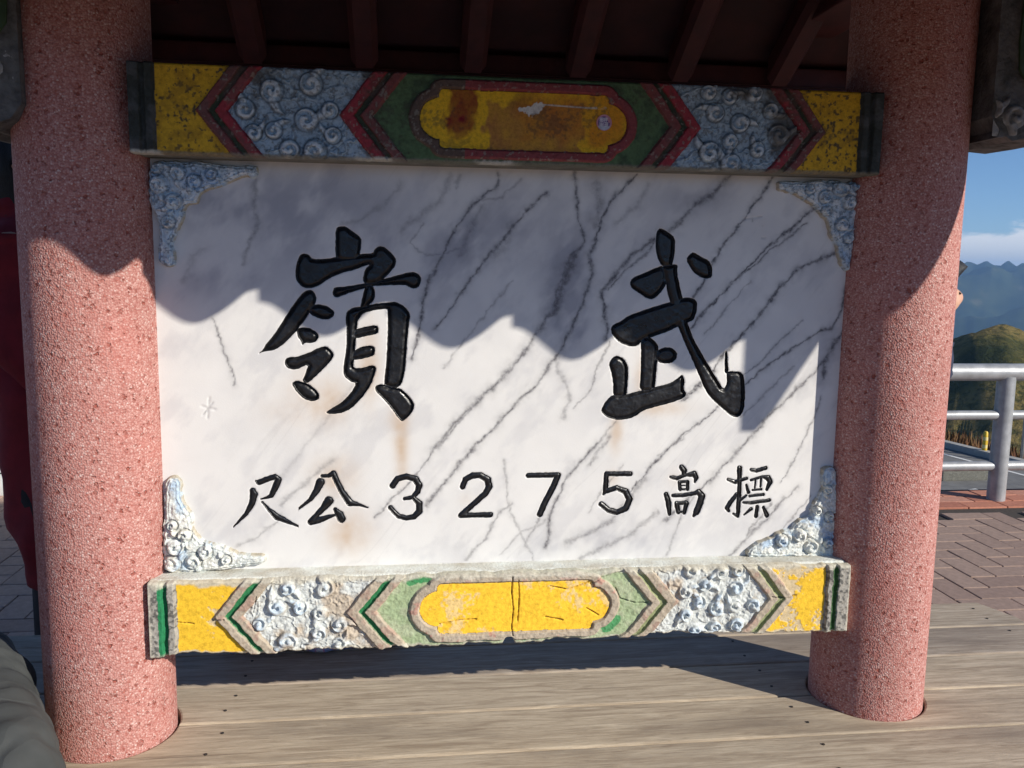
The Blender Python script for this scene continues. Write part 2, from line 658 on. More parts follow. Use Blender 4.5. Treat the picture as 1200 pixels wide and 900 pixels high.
# orange border course along the edge under the railing
pr = paver_mesh('border_brick', PAVER_RED)
for i in range(46):
    for row in range(3):
        x = -0.45 + PW + i * PW * 2 + (row % 2) * PW
        y = 3.155 + row * PW
        place('border_brick', pr, None, pavement, (x, y, random.uniform(-.002, .002)), (0, 0, random.uniform(-.015, .015)))


# ------------------------------------------------------------------ terrain beyond the terrace
def terrain_z(X, Y):
    R = np.hypot(X, Y)
    A = np.degrees(np.arctan2(X, Y))                   # 0 = straight behind the sign, + to the right
    z = -7.0 - 34 * sstep(33, 150, R) - 330 * sstep(150, 2200, R) + 8 * sstep(0, 60, -Y)
    n = fbm(X, Y, 1 / 60., 2, 5) - .5
    ridge = 1 - np.abs(2 * fbm(X, Y, 1 / 1100., 5, 6, .6) - 1)
    # the grassy hill: a ridge across the view with spurs running down towards the car park
    c1 = on_ray(1176, 386, 320.)
    vx, vy = (c1[0] - CAM[0]) / 320., (c1[1] - CAM[1]) / 320.
    dx, dy = X - c1[0], Y - c1[1]
    la, lo = dx * vy - dy * vx, dx * vx + dy * vy      # across and along the line of sight
    spur = np.abs(2 * fbm(la, lo * .35, 1 / 46., 3, 4) - 1)
    hill = c1[2] + 2.2 - .40 * np.sqrt(la ** 2 + 16) * (1 - .45 * sstep(20, 120, np.abs(la))) - .50 * np.sqrt(lo ** 2 + 60) + 3.4
    hill = hill - (spur - .4) * 17 * sstep(4, 40, np.hypot(la, lo)) + (fbm(X, Y, 1 / 12., 6, 4) - .5) * 5.5
    z = z + n * (9 * sstep(60, 300, R) + 40 * sstep(500, 2500, R))
    z = np.where(R < 900, np.maximum(z, hill), z)
    # far range
    crest = 352 + 46 + 260 * (fbm(X, Y, 1 / 2600., 7, 4) - .5)
    far = sstep(2600, 6200, R) * (1 - .35 * sstep(6300, 9500, R))
    z = z + far * (crest + 420 * (ridge - .80))
    return z


def on_ray(x, y, dist):
    v = FW + RT * (x - 600) / F - UP * (y - 450) / F
    v = v / np.hypot(v[0], v[1])
    return CAM + v * dist


def build_terrain():
    na = 360
    # finer steps where the camera looks
    ang = np.concatenate([np.linspace(-180, 20, 150, endpoint=False), np.linspace(20, 56, 210, endpoint=False), np.linspace(56, 180, 80, endpoint=False)])
    rad = np.concatenate([[12.], np.geomspace(34, 10500, 190)])
    A, R = np.meshgrid(np.radians(ang), rad, indexing='ij')
    X, Y = R * np.sin(A), R * np.cos(A)
    Z = terrain_z(X, Y)
    Z[:, 0] = -7.5
    na, nr = A.shape
    idx = np.arange(na * nr).reshape(na, nr)
    nx = np.roll(idx, -1, 0)
    f = np.stack([idx[:, :-1], idx[:, 1:], nx[:, 1:], nx[:, :-1]], -1).reshape(-1, 4)
    V = np.stack([X, Y, Z], -1).reshape(-1, 3)
    m, nt, b = new_mat('hill_vegetation')
    v = coords(nt)
    f1 = noise(nt, v, 0.028, 8, 0.6)
    f2 = noise(nt, v, 0.35, 6, 0.65)
    f3 = noise(nt, v, 0.006, 4, 0.55)
    c = ramp(nt, f1, [(0.36, (0.035, 0.045, 0.018)), (0.45, (0.12, 0.105, 0.034)), (0.56, (0.22, 0.165, 0.06)), (0.70, (0.16, 0.13, 0.042))])
    c = mixc(nt, ramp(nt, f2, [(0.40, (0.75,) * 3), (0.52, (0, 0, 0))]), c, (0.04, 0.05, 0.018))
    geo = N(nt, 'ShaderNodeNewGeometry')
    ln = N(nt, 'ShaderNodeVectorMath', operation='LENGTH')
    nt.links.new(geo.outputs['Position'], ln.inputs[0])
    farf = N(nt, 'ShaderNodeMapRange')
    farf.inputs['From Min'].default_value = 900
    farf.inputs['From Max'].default_value = 2600
    nt.links.new(ln.outputs['Value'], farf.inputs['Value'])
    forest = ramp(nt, f3, [(0.35, (0.02, 0.035, 0.018)), (0.62, (0.045, 0.06, 0.026)), (0.74, (0.12, 0.11, 0.06))])
    c = mixc(nt, farf.outputs['Result'], c, forest)
    nt.links.new(c, b.inputs['Base Color'])
    b.inputs['Roughness'].default_value = 0.95
    b.inputs['Specular IOR Level'].default_value = 0.05
    bump(nt, b, f2, 2.2, 0.8)
    global TOPZ
    TOPZ = float(Z.max())
    o = mk('terrain', V, f, m, None, True)
    tag(o, 'grassy hill with a far forested mountain range behind it', kind='structure')


build_terrain()

# car park below the terrace
ROAD_Z = -5.35
road_mat = simple('grey_asphalt', (0.13, 0.13, 0.13), (0.19, 0.19, 0.185), 3, 0.9, 90, 0.003)
pA, pB = on_z(1105, 524, ROAD_Z), on_z(1172, 541, ROAD_Z)
dAB = (pB - pA) / np.hypot(*(pB - pA)[:2])
nAB = np.array([-dAB[1], dAB[0], 0])
if nAB[1] > 0: nAB = -nAB


def along(s, t, z=0.0):                                # s along the far edge, t towards the terrace
    q = pA + dAB * s + nAB * t
    return (q[0], q[1], ROAD_Z + z)


ro_pts = [along(-26, 0), along(34, 0), along(34, 24), along(-26, 24)]
road = mk('car_park', ro_pts + [(x, y, z - 3.0) for x, y, z in ro_pts],
          [(0, 1, 2, 3), (4, 7, 6, 5), (0, 4, 5, 1), (1, 5, 6, 2), (2, 6, 7, 3), (3, 7, 4, 0)], road_mat)
tag(road, 'grey asphalt car park lying below the terrace railing', kind='structure')
white_line = simple('road_paint', (0.6, 0.6, 0.58), (0.78, 0.78, 0.76), 12, 0.8)
for k in range(9):
    s = -15 + k * 2.9
    q = [along(s, 4.0, .006), along(s + .14, 4.0, .006), along(s + .9, 9.0, .006), along(s + .76, 9.0, .006)]
    mk('bay_line', q, [(0, 1, 2, 3)], white_line, road)
mk('edge_line', [along(-26, .9, .006), along(34, .9, .006), along(34, 1.05, .006), along(-26, 1.05, .006)], [(0, 1, 2, 3)], white_line, road)
kb = MB()
for (t0, t1, z0, z1) in ((-.3, .02, -.4, .22),):
    p = [along(-26, t0), along(34, t0), along(34, t1), along(-26, t1)]
    kb.add([(x, y, ROAD_Z + z0) for x, y, z in p] + [(x, y, ROAD_Z + z1) for x, y, z in p],
           [(0, 1, 2, 3), (4, 5, 6, 7), (0, 1, 5, 4), (1, 2, 6, 5), (2, 3, 7, 6), (3, 0, 4, 7)])
kb.build('kerb', simple('concrete_kerb', (0.30, 0.29, 0.27), (0.42, 0.41, 0.38), 4, 0.9), road)

# rusty grass at the far edge of the car park
gm = simple('rusty_grass', (0.14, 0.055, 0.025), (0.20, 0.12, 0.045), 1.5, 0.95)
gv, gf = [], []
for k in range(5200):
    s, t = random.uniform(-22, 30), -random.uniform(.35, 4.5)
    x, y, z = along(s, t)
    a = random.uniform(0, math.pi)
    h, w = random.uniform(.05, .4), random.uniform(.05, .12)
    dx, dy = math.cos(a) * w, math.sin(a) * w
    lx, ly = random.uniform(-.2, .2), random.uniform(-.2, .2)
    z -= 0.55 + .25 * -t * .3
    i = len(gv)
    gv += [(x - dx, y - dy, z), (x + dx, y + dy, z), (x + lx, y + ly, z + .45 + h)]
    gf.append((i, i + 1, i + 2))
tag(mk('grass_verge', gv, gf, gm), 'strip of rusty brown grass along the far kerb of the car park', 'grass', kind='stuff')


def bollard(px, py, label):
    b = on_z(px, py, ROAD_Z)
    root = empty('bollard', (b[0], b[1], ROAD_Z + BZ))
    tag(root, label, 'bollard')
    ym = simple('yellow_plastic', (0.62, 0.40, 0.02), (0.72, 0.48, 0.03), 6, 0.5)
    def ring(r, z): return [(b[0] + r * math.cos(t), b[1] + r * math.sin(t), ROAD_Z + z) for t in np.linspace(0, 2 * math.pi, 16, endpoint=False)]
    MB().loft([ring(.16, -.02), ring(.16, .05), ring(.09, .09)]).build('base', ym, root, 'auto')
    MB().loft([ring(.085, .07), ring(.08, .60), ring(.075, .85), ring(.05, .9)]).build('post', ym, root, 'auto')
    wm = simple('reflective_band', (0.7, 0.58, 0.25), (0.8, 0.66, 0.3), 30, 0.35)
    MB().loft([ring(.087, .30), ring(.0855, .42)], False).build('band', wm, root, True)
    MB().loft([ring(.086, .58), ring(.083, .70)], False).build('band', wm, root, True)
    return root


bollard(1153, 534.5, 'yellow plastic bollard at the far edge of the car park')


def far_sign():
    # a small white notice on a thin post in the car park
    b = on_z(1196.5, 543, ROAD_Z)
    root = empty('notice_sign', (b[0], b[1], ROAD_Z + BZ))
    tag(root, 'white notice board with blue print on thin post in car park', 'sign')
    MB().tube([(b[0], b[1], ROAD_Z - .05), (b[0], b[1], ROAD_Z + 2.95)], .05, 10).build('post', GALV, root, True)
    wm = simple('white_sign_plate', (0.74, 0.76, 0.78), (0.8, 0.81, 0.82), 4, 0.4)
    bm_ = simple('blue_print', (0.03, 0.07, 0.25), (0.04, 0.09, 0.3), 6, 0.5)
    x0 = b[0] - .10
    MB().bbox(x0, x0 + .75, b[1] - .085, b[1] - .06, ROAD_Z + 2.12, ROAD_Z + 2.95, .006).build('plate', wm, root)
    for k in range(3):
        for (u, w, ww, hh) in ((.10, .05, .16, .035), (.10, .13, .16, .035), (.16, .01, .035, .18), (.40, .04, .22, .035), (.40, .12, .22, .035), (.40, .0, .035, .17), (.59, .0, .035, .17)):
            zz = ROAD_Z + 2.18 + k * .26 + w
            MB().box(x0 + u, x0 + u + ww, b[1] - .091, b[1] - .0852, zz, zz + hh).build('print', bm_, root)


far_sign()

# concrete wheel stop and a drain box on the near part of the car park
for (px, py, lab) in ((1132, 562, 'grey concrete wheel stop beside the drain cover in the car park'),):
    b = on_z(px, py, ROAD_Z)
    t = tag(MB().bbox(b[0] - .9, b[0] + .9, b[1] - .15, b[1] + .15, ROAD_Z - .01, ROAD_Z + .42, .04).build('wheel_stop', CEMENT), lab, 'wheel stop')

# ------------------------------------------------------------------ railing
RY = 3.261
rail_root = empty('railing', (3.63, RY, 0))
tag(rail_root, 'galvanised tube railing with three rails along the terrace edge', 'railing')
for (z, r) in ((0.398, .056), (0.116, .031), (-0.223, .032)):
    if r > .05:
        MB().tube([(-0.3, RY, z), (8.7, RY, z)], r, 20).build('top_rail', GALV, rail_root, 'auto')
    else:
        for k in range(-2, 3):
            x0 = 3.638 + k * 1.72
            MB().tube([(x0 + .045, RY, z), (x0 + 1.675, RY, z)], r, 16).build('rail', GALV, rail_root, 'auto')
for k in range(-2, 3):
    x0 = 3.638 + k * 1.72
    MB().tube([(x0, RY, GZ - .03), (x0, RY, .37)], .056, 18).build('post', GALV, rail_root, 'auto')

# ------------------------------------------------------------------ white block wall on the other side
wall = empty('white_wall', (-3.6, 3.95, 0))
tag(wall, 'low whitewashed stone block wall at the back of the terrace', 'wall')
wz = GZ - .005
for ci, h in enumerate((.15, .37, .37)):
    for k in range(7):
        x0 = -7.9 + k * 1.0 + (ci % 2) * .42
        w = MB().bbox(x0 + .006, x0 + .994, 3.76 + .012 * ci + random.uniform(0, .008), 4.25, wz, wz + h - .012, .012)
        w.build('block', WHITE_STONE, wall, 'auto')
    wz += h

# ------------------------------------------------------------------ bench
bench = empty('plank_bench', (0, 0, 0))
tag(bench, 'wide weathered grey plank bench that the two pink columns pass through', 'bench')
PE = [-0.520, -0.345, -0.170, 0.005, 0.180, 0.355, 0.530]
COLX, CR = 0.8726, 0.13
screw_me = MB().tube([(0, 0, -.004), (0, 0, .0012)], .0036, 10).mesh('screw', SCREW)


def plank(y0, y1, k):
    g = 0.0028
    y0 += g
    y1 -= g
    xa, xb = -1.585, 1.585
    cut = .02
    L, Rr = [(xa, y0), (xb, y0)], [(xb, y1), (xa, y1)]
    if k == 0: L = [(xa, y0 + .12), (xa + .09, y0), (xb - .09, y0), (xb, y0 + .12)]
    if k == 5: Rr = [(xb, y1 - .12), (xb - .045, y1), (xa + .045, y1), (xa, y1 - .12)]
    if k in (2, 3):                                    # half-round notches for the columns, cut a little wide
        ylo = y1 if k == 2 else y0
        pts = []
        for sx in ((1, -1) if k == 2 else (-1, 1)):
            cx = sx * COLX + (.003 if sx > 0 else .001)
            R0 = CR + .0035
            for t in np.linspace(0, math.pi, 25):
                if k == 2: pts.append((cx + R0 * math.cos(t), y1 - math.sin(t) * R0 if 0.01 < t < 3.13 else y1))
                else: pts.append((cx - R0 * math.cos(t), y0 + math.sin(t) * R0 if 0.01 < t < 3.13 else y0))
        poly = (L + [Rr[0]] + pts + [Rr[1]]) if k == 2 else ([L[0]] + pts + [L[1]] + Rr)
    else: poly = L + Rr
    bm = bmesh.new()
    dz = random.uniform(-.0015, .0015)
    vs = [bm.verts.new((x, y, dz)) for x, y in poly]
    f = bm.faces.new(vs)
    r = bmesh.ops.extrude_face_region(bm, geom=[f])
    for v in [e for e in r['geom'] if isinstance(e, bmesh.types.BMVert)]: v.co.z = -.045
    bmesh.ops.recalc_face_normals(bm, faces=bm.faces)
    ed = [e for e in bm.edges if abs(e.verts[0].co.z - dz) < 1e-5 and abs(e.verts[1].co.z - dz) < 1e-5]
    bmesh.ops.bevel(bm, geom=ed, offset=.0045, segments=2, affect='EDGES', profile=.5)
    me = bpy.data.meshes.new('plank')
    for v in bm.verts: v.co.z += BZ
    bm.to_mesh(me)
    bm.free()
    o = place('plank', me, WOOD, bench)
    for x in (-1.47, -.64, .66, 1.49):
        for yy in (y0 + .045, y1 - .045):
            s = place('screw', screw_me, None, o, (x + random.uniform(-.012, .012), yy + random.uniform(-.008, .008), BZ + dz + .0004))
    return o


for k in range(6): plank(PE[k], PE[k + 1], k)
for x in (-1.30, -.2, .2, 1.30):
    MB().bbox(x - .045, x + .045, -.46, .47, -.125, -.0455, .006).build('bearer', WOOD, bench)
    for y in (-.40, .41): MB().bbox(x - .05, x + .05, y - .05, y + .05, GZ - .02, -.1255, .006).build('leg', WOOD, bench)

# ------------------------------------------------------------------ the sign shelter
shelter = empty('sign_shelter', (0, 0, 0))
tag(shelter, 'roofed stone sign of a carved marble slab between two pink columns', 'sign')

for sx in (-1, 1):
    n = 72
    rings = []
    zs = [GZ - .05, -.06, .0, .3, .6, .9, 1.2, 1.5, 1.78]
    for z in zs:
        rings.append([(sx * COLX + CR * math.cos(2 * math.pi * k / n), CR * math.sin(2 * math.pi * k / n), z) for k in range(n)])
    MB().loft(rings).build('column', AGG, shelter, 'auto')

# ---- marble slab with incised characters
DM = 0.020
SX, SZ0, SZ1 = 0.80, 0.352, 1.232
STEP = 0.0024


def zpt(x, y, reg, sc):                                # zoomed picture coordinates -> slab plane
    q = on_y(reg[0] + x / sc, reg[1] + y / sc, -DM)
    return (q[0], q[2])


def mpp(x, y):                                         # photo pixel -> slab plane
    q = on_y(x, y, -DM)
    return (q[0], q[2])


RL, SL = (290, 250), 762 / 220.
LING = [
    [(358, 62), (372, 52), (400, 52), (430, 75), (462, 98), (462, 130), (455, 180), (450, 200), (360, 195), (356, 130)],
    [(192, 245), (205, 180), (222, 161), (248, 166), (265, 187), (330, 183), (358, 178), (455, 165), (510, 163), (515, 145), (535, 131), (560, 138),
     (590, 165), (604, 190), (600, 215), (560, 260), (520, 290), (480, 290), (466, 270), (478, 225), (500, 205), (440, 228), (380, 243), (330, 265),
     (290, 295), (250, 306), (220, 300), (200, 275)],
    [(345, 318), (352, 300), (400, 297), (470, 285), (560, 265), (620, 248), (665, 236), (695, 245), (706, 265), (700, 295), (680, 307), (655, 300),
     (640, 290), (560, 292), (500, 297), (420, 320), (385, 335), (362, 343), (348, 335)],
    [(480, 285), (505, 285), (518, 315), (518, 345), (500, 368), (470, 388), (457, 382), (465, 345)],
    [(230, 318), (255, 308), (272, 322), (282, 350), (265, 385), (235, 430), (190, 490), (130, 545), (100, 558), (65, 562), (42, 572), (65, 550),
     (75, 530), (110, 490), (160, 410), (200, 350)],
    [(258, 372), (290, 368), (330, 378), (355, 400), (350, 420), (325, 432), (290, 428), (258, 412), (245, 390)],
    [(198, 475), (215, 463), (250, 464), (280, 480), (290, 500), (280, 520), (255, 528), (235, 525), (222, 537), (218, 520), (203, 500)],
    [(150, 600), (160, 585), (200, 582), (250, 565), (290, 545), (320, 538), (345, 560), (352, 578), (335, 605), (290, 650), (255, 682), (240, 690),
     (222, 680), (235, 650), (248, 612), (200, 635), (170, 632), (155, 620)],
    [(178, 690), (200, 678), (240, 688), (275, 712), (292, 735), (290, 755), (265, 765), (230, 755), (200, 725)],
    [(398, 430), (402, 398), (430, 382), (470, 378), (520, 366), (575, 362), (600, 357), (640, 378), (663, 408), (655, 450), (648, 540), (640, 640),
     (628, 695), (600, 712), (565, 705), (553, 695), (562, 620), (568, 520), (570, 400), (565, 388), (520, 392), (470, 405), (448, 435), (445, 460), (402, 470)],
    [(400, 410), (448, 430), (442, 500), (432, 600), (430, 628), (470, 628), (500, 615), (523, 622), (520, 650), (500, 700), (465, 750), (420, 795),
     (380, 812), (335, 816), (316, 810), (335, 795), (375, 772), (415, 735), (443, 690), (415, 682), (392, 660), (388, 630), (400, 560), (403, 480)],
    [(430, 474), (470, 462), (525, 452), (532, 465), (530, 490), (490, 497), (440, 508), (425, 500)],
    [(430, 558), (460, 542), (505, 535), (520, 550), (515, 578), (480, 588), (435, 597), (420, 590)],
    [(518, 700), (545, 692), (590, 710), (620, 708), (650, 735), (678, 772), (675, 800), (650, 830), (628, 846), (615, 835), (590, 800), (550, 750), (520, 725)],
]
RW, SW = (690, 250), 3.46
WU = [
    [(275, 75), (290, 58), (320, 75), (350, 98), (350, 150), (343, 195), (335, 218), (295, 215), (275, 175), (270, 120)],
    [(295, 212), (345, 205), (362, 210), (358, 240), (375, 320), (385, 360), (400, 440), (420, 500), (470, 590), (520, 670), (548, 715), (560, 690),
     (558, 650), (565, 640), (615, 640), (630, 660), (635, 730), (630, 800), (610, 828), (580, 825), (540, 790), (500, 755), (470, 715), (440, 640),
     (400, 550), (370, 480), (355, 440), (330, 360), (318, 320), (310, 260)],
    [(552, 560), (562, 558), (565, 600), (568, 645), (552, 652), (550, 610)],
    [(393, 185), (410, 165), (425, 157), (460, 178), (490, 192), (502, 225), (500, 258), (475, 268), (445, 255), (420, 235)],
    [(165, 285), (175, 262), (215, 245), (270, 222), (300, 210), (318, 240), (315, 290), (290, 325), (260, 350), (235, 345), (200, 322), (175, 305)],
    [(88, 465), (105, 448), (125, 440), (160, 415), (230, 390), (300, 368), (360, 350), (400, 340), (425, 345), (440, 360), (438, 400), (425, 435),
     (380, 450), (320, 480), (260, 500), (220, 515), (195, 540), (165, 540), (125, 525), (95, 495)],
    [(210, 520), (225, 500), (250, 502), (275, 525), (285, 545), (278, 600), (270, 700), (265, 725), (205, 725), (210, 640), (212, 560)],
    [(275, 560), (300, 543), (335, 543), (358, 562), (358, 588), (335, 608), (295, 610), (272, 595)],
    [(80, 610), (95, 585), (115, 576), (145, 590), (160, 620), (160, 680), (152, 745), (100, 750), (98, 680), (90, 640)],
    [(50, 795), (65, 765), (95, 735), (150, 735), (205, 720), (265, 705), (330, 690), (365, 665), (380, 652), (390, 680), (385, 710), (398, 735),
     (385, 750), (330, 770), (270, 785), (220, 800), (180, 830), (120, 840), (80, 830), (55, 812)],
]
R3, S3 = (260, 530), 1200 / 180.
R4, R5, R6, S4 = (440, 530), (600, 530), (760, 530), 7.5
CHI = [[(265, 225, 9), (290, 235, 24), (340, 215, 24), (415, 190, 22), (440, 215, 28), (420, 270, 28), (385, 340, 20), (350, 355, 11), (305, 365, 7)],
       [(240, 300, 24), (250, 330, 32), (235, 400, 26), (190, 480, 18), (90, 585, 5)],
       [(315, 390, 10), (360, 440, 14), (430, 505, 28), (520, 545, 18), (620, 588, 6)]]
GONG = [[(770, 235, 36), (740, 300, 28), (690, 370, 18), (580, 460, 7)],
        [(785, 185, 15), (830, 185, 17), (870, 165, 24), (900, 230, 24), (940, 310, 24), (1000, 395, 30), (1070, 410, 14), (1140, 433, 7)],
        [(835, 380, 38), (790, 440, 26), (730, 500, 20), (695, 545, 28), (760, 530, 28), (830, 505, 18), (890, 490, 10)],
        [(885, 445, 17), (920, 490, 34), (935, 520, 34)]]
D3 = [[(150, 295, 28), (190, 235, 28), (270, 212, 28), (350, 235, 30), (385, 290, 30), (370, 345, 26), (330, 395, 22), (255, 408, 17)],
      [(330, 395, 20), (385, 450, 30), (385, 520, 30), (340, 565, 28), (270, 580, 24), (200, 560, 24), (160, 520, 22), (130, 485, 22)]]
D2 = [[(765, 305, 26), (790, 240, 26), (850, 205, 28), (920, 202, 28), (985, 240, 32), (1000, 300, 32), (970, 360, 28), (880, 440, 26), (750, 555, 26)],
      [(750, 555, 26), (880, 552, 24), (1010, 550, 26)]]
D7 = [[(143, 205, 24), (400, 200, 24)], [(405, 203, 27), (360, 310, 28), (290, 440, 28), (245, 545, 28)]]
D5 = [[(1040, 190, 23), (830, 190, 23), (822, 340, 24), (805, 370, 11)],
      [(835, 340, 24), (920, 312, 24), (1000, 345, 28), (1033, 415, 30), (1000, 495, 28), (920, 528, 26), (850, 508, 26), (785, 455, 26)]]
GAO = [[(290, 130, 24), (315, 165, 26), (310, 195, 20)], [(195, 218, 15), (250, 228, 20), (330, 200, 16), (400, 190, 28), (420, 225, 22), (408, 260, 12)],
       [(272, 262, 17), (277, 328, 17)], [(272, 262, 13), (345, 257, 15)], [(345, 260, 15), (342, 325, 17)], [(277, 328, 11), (342, 325, 11)],
       [(277, 295, 7), (342, 292, 7)],
       [(155, 370, 22), (175, 440, 26), (185, 545, 17)],
       [(215, 380, 17), (300, 380, 19), (400, 362, 20), (440, 350, 28), (470, 385, 32), (452, 450, 32), (422, 525, 30), (400, 558, 15)],
       [(247, 450, 22), (262, 525, 22)], [(250, 450, 17), (330, 442, 20)], [(335, 450, 22), (315, 530, 19)], [(262, 525, 13), (310, 525, 12)]]
BIAO = [[(800, 140, 24), (800, 300, 20), (790, 480, 21), (785, 560, 17), (745, 540, 9)], [(700, 240, 15), (760, 262, 19), (860, 230, 17)],
        [(775, 370, 20), (720, 440, 22), (690, 490, 22), (705, 515, 14)], [(800, 425, 16), (860, 380, 12)],
        [(905, 155, 17), (950, 162, 20), (1030, 140, 19)],
        [(862, 290, 12), (878, 352, 17)], [(900, 245, 12), (1000, 215, 14), (1050, 225, 26), (1070, 260, 25), (1040, 328, 15)],
        [(940, 240, 10), (935, 312, 10)], [(990, 228, 10), (985, 302, 10)], [(915, 332, 10), (990, 326, 12)],
        [(890, 385, 13), (1010, 372, 15)], [(835, 442, 13), (900, 445, 17), (1060, 422, 17)],
        [(955, 480, 17), (945, 562, 19)], [(900, 500, 18), (840, 550, 8)], [(1010, 485, 14), (1040, 555, 22)]]


def chains(cs, reg, sc):
    out = []
    for c in cs:
        q = []
        for (x, y, r) in c:
            a = zpt(x, y, reg, sc)
            b = zpt(x + r, y, reg, sc)
            q.append((a[0], a[1], math.hypot(b[0] - a[0], b[1] - a[1])))
        out.append(q)
    return out


def char_sdf(kind, data):
    def f(X, Z):
        w = .0005
        X = X + w * (vnoise(X, Z, 160, 3) - .5) * 2
        Z = Z + w * (vnoise(X, Z, 160, 4) - .5) * 2
        d = np.full(X.shape, 1.0)
        for s in data:
            d = np.minimum(d, sd_poly(X, Z, s) if kind == 'p' else sd_chain(X, Z, s))
        return d
    return f


def pts_of(data): return [(p[0], p[1]) for s in data for p in s]


CH = []
for nm, polys, reg, sc in (('ling', LING, RL, SL), ('wu', WU, RW, SW)):
    data = [chaikin([zpt(x, y, reg, sc) for x, y in p], 1) for p in polys]
    CH.append((char_sdf('p', data), pts_of(data), 3, .0075))
for cs, reg, sc in ((CHI, R3, S3), (GONG, R3, S3), (D3, R4, S4), (D2, R4, S4), (D7, R5, S4), (D5, R5, S4), (GAO, R6, S4), (BIAO, R6, S4)):
    data = chains(cs, reg, sc)
    CH.append((char_sdf('c', data), pts_of(data), 3, .0035))

# veins of the slab, traced: points (photo pixels), half width (px), strength
VEINS = [
    ([(583, 203), (583, 218), (565, 230), (553, 240), (545, 252), (530, 275), (515, 305), (502, 332), (497, 345), (496, 362), (490, 395), (482, 420)], 1.6, .62),
    ([(642, 225), (625, 240), (610, 255), (595, 275), (580, 293), (560, 315), (540, 345), (525, 365), (510, 385)], 1.7, .60),
    ([(673, 203), (675, 230), (678, 260), (685, 285)], 1.4, .65), ([(745, 205), (730, 220), (715, 238), (704, 258), (698, 280), (690, 300)], 1.5, .75),
    ([(685, 285), (670, 300), (660, 320), (652, 345), (648, 365), (640, 372), (620, 405), (600, 430), (575, 455), (550, 480), (530, 500), (500, 540)], 2.2, .55),
    ([(676, 298), (664, 318), (656, 345), (650, 362)], 5.0, .55), ([(700, 215), (702, 240), (698, 262)], 4.0, .35),
    ([(690, 300), (695, 320), (685, 350), (672, 380), (662, 400), (650, 420), (630, 450), (600, 478), (560, 520), (520, 565), (500, 590)], 1.8, .6),
    ([(770, 280), (745, 295), (725, 318), (705, 340), (708, 360), (712, 385), (712, 395)], 2.6, .6),
    ([(775, 275), (755, 300), (735, 315), (712, 338)], 1.2, .5),
    ([(860, 200), (840, 225), (815, 240), (795, 262), (775, 275)], 3.0, .55), ([(905, 208), (880, 245), (862, 270), (838, 300), (822, 335), (812, 350)], 1.4, .75),
    ([(960, 240), (930, 265), (900, 290), (865, 325), (840, 350), (820, 372), (808, 388)], 1.5, .75), ([(945, 262), (905, 292), (880, 315), (862, 328)], 1.1, .6),
    ([(990, 294), (963, 302), (933, 317), (910, 343), (883, 377), (860, 402), (850, 415), (830, 440), (800, 470)], 1.7, .8),
    ([(992, 335), (985, 365), (975, 385), (960, 388), (935, 405), (905, 425), (880, 445), (855, 465), (830, 487), (800, 510), (770, 540), (740, 575)], 1.3, .7),
    ([(992, 385), (978, 402), (967, 425), (965, 445)], 2.8, .6),
    ([(965, 425), (940, 450), (910, 478), (890, 500), (872, 520), (850, 545), (825, 570), (800, 590), (780, 610)], 2.2, .55),
    ([(962, 465), (945, 510), (930, 540), (915, 565)], 1.0, .5), ([(835, 480), (815, 500), (800, 515), (770, 535)], 1.0, .35),
    ([(940, 375), (915, 398), (890, 425), (870, 440)], 1.0, .45),
    ([(700, 520), (680, 540), (665, 560), (655, 580), (645, 605), (640, 640)], 1.9, .6), ([(715, 510), (700, 530), (690, 545)], 1.5, .4),
    ([(660, 400), (650, 420), (662, 450), (668, 470), (660, 490)], 2.0, .35), ([(715, 400), (700, 430), (690, 460), (672, 480)], 1.2, .4),
    ([(560, 470), (530, 505), (500, 540), (480, 565), (460, 585), (440, 605)], 1.1, .5), ([(640, 580), (630, 610), (615, 640)], 1.0, .4),
    ([(755, 560), (735, 590), (715, 610), (690, 625), (665, 635)], 3.2, .4), ([(770, 600), (740, 625), (710, 640), (680, 655)], 2.5, .35),
    ([(330, 590), (360, 565), (390, 540)], 2.2, .3), ([(280, 640), (300, 630), (330, 605)], 2.0, .3),
    ([(250, 375), (258, 395), (265, 415), (272, 435), (274, 450)], 1.0, .55), ([(850, 655), (890, 615), (912, 592), (935, 570)], 1.8, .5),
    ([(905, 590), (880, 620), (862, 645)], 1.2, .45), ([(600, 590), (585, 600), (570, 630), (545, 655)], 1.4, .4), ([(590, 540), (598, 600), (625, 655)], 1.1, .35),
    ([(820, 575), (800, 600), (790, 630), (780, 650)], 1.2, .35), ([(610, 210), (590, 230), (560, 235)], 1.2, .3),
    ([(470, 215), (450, 240), (420, 260), (400, 262)], 2.4, .22), ([(530, 205), (515, 235), (495, 250), (470, 270)], 3.0, .25),
    ([(300, 210), (296, 240), (305, 260), (290, 290), (286, 310)], 2.0, .35), ([(240, 290), (225, 300), (215, 330)], 3.0, .2),
    ([(565, 240), (555, 262), (545, 285), (540, 300)], 3.5, .3), ([(600, 262), (590, 290), (575, 300)], 4.0, .25),
    ([(495, 262), (480, 285), (500, 300), (520, 298), (540, 290)], 1.0, .3), ([(760, 440), (742, 470), (700, 520)], 1.1, .35),
    ([(950, 580), (925, 610), (900, 640)], 1.2, .4), ([(430, 430), (400, 470), (360, 520), (330, 560)], 2.4, .16), ([(540, 205), (535, 222)], 2.0, .3),
    ([(600, 330), (575, 360), (552, 390), (520, 430)], 1.0, .3), ([(880, 330), (850, 362), (826, 392)], 1.0, .35), ([(930, 430), (895, 462), (868, 490)], 1.0, .35),
    ([(760, 215), (748, 240), (722, 262)], 2.5, .25), ([(640, 610), (610, 625), (585, 650)], 1.3, .3), ([(730, 545), (705, 575), (690, 600)], 1.1, .3),
]
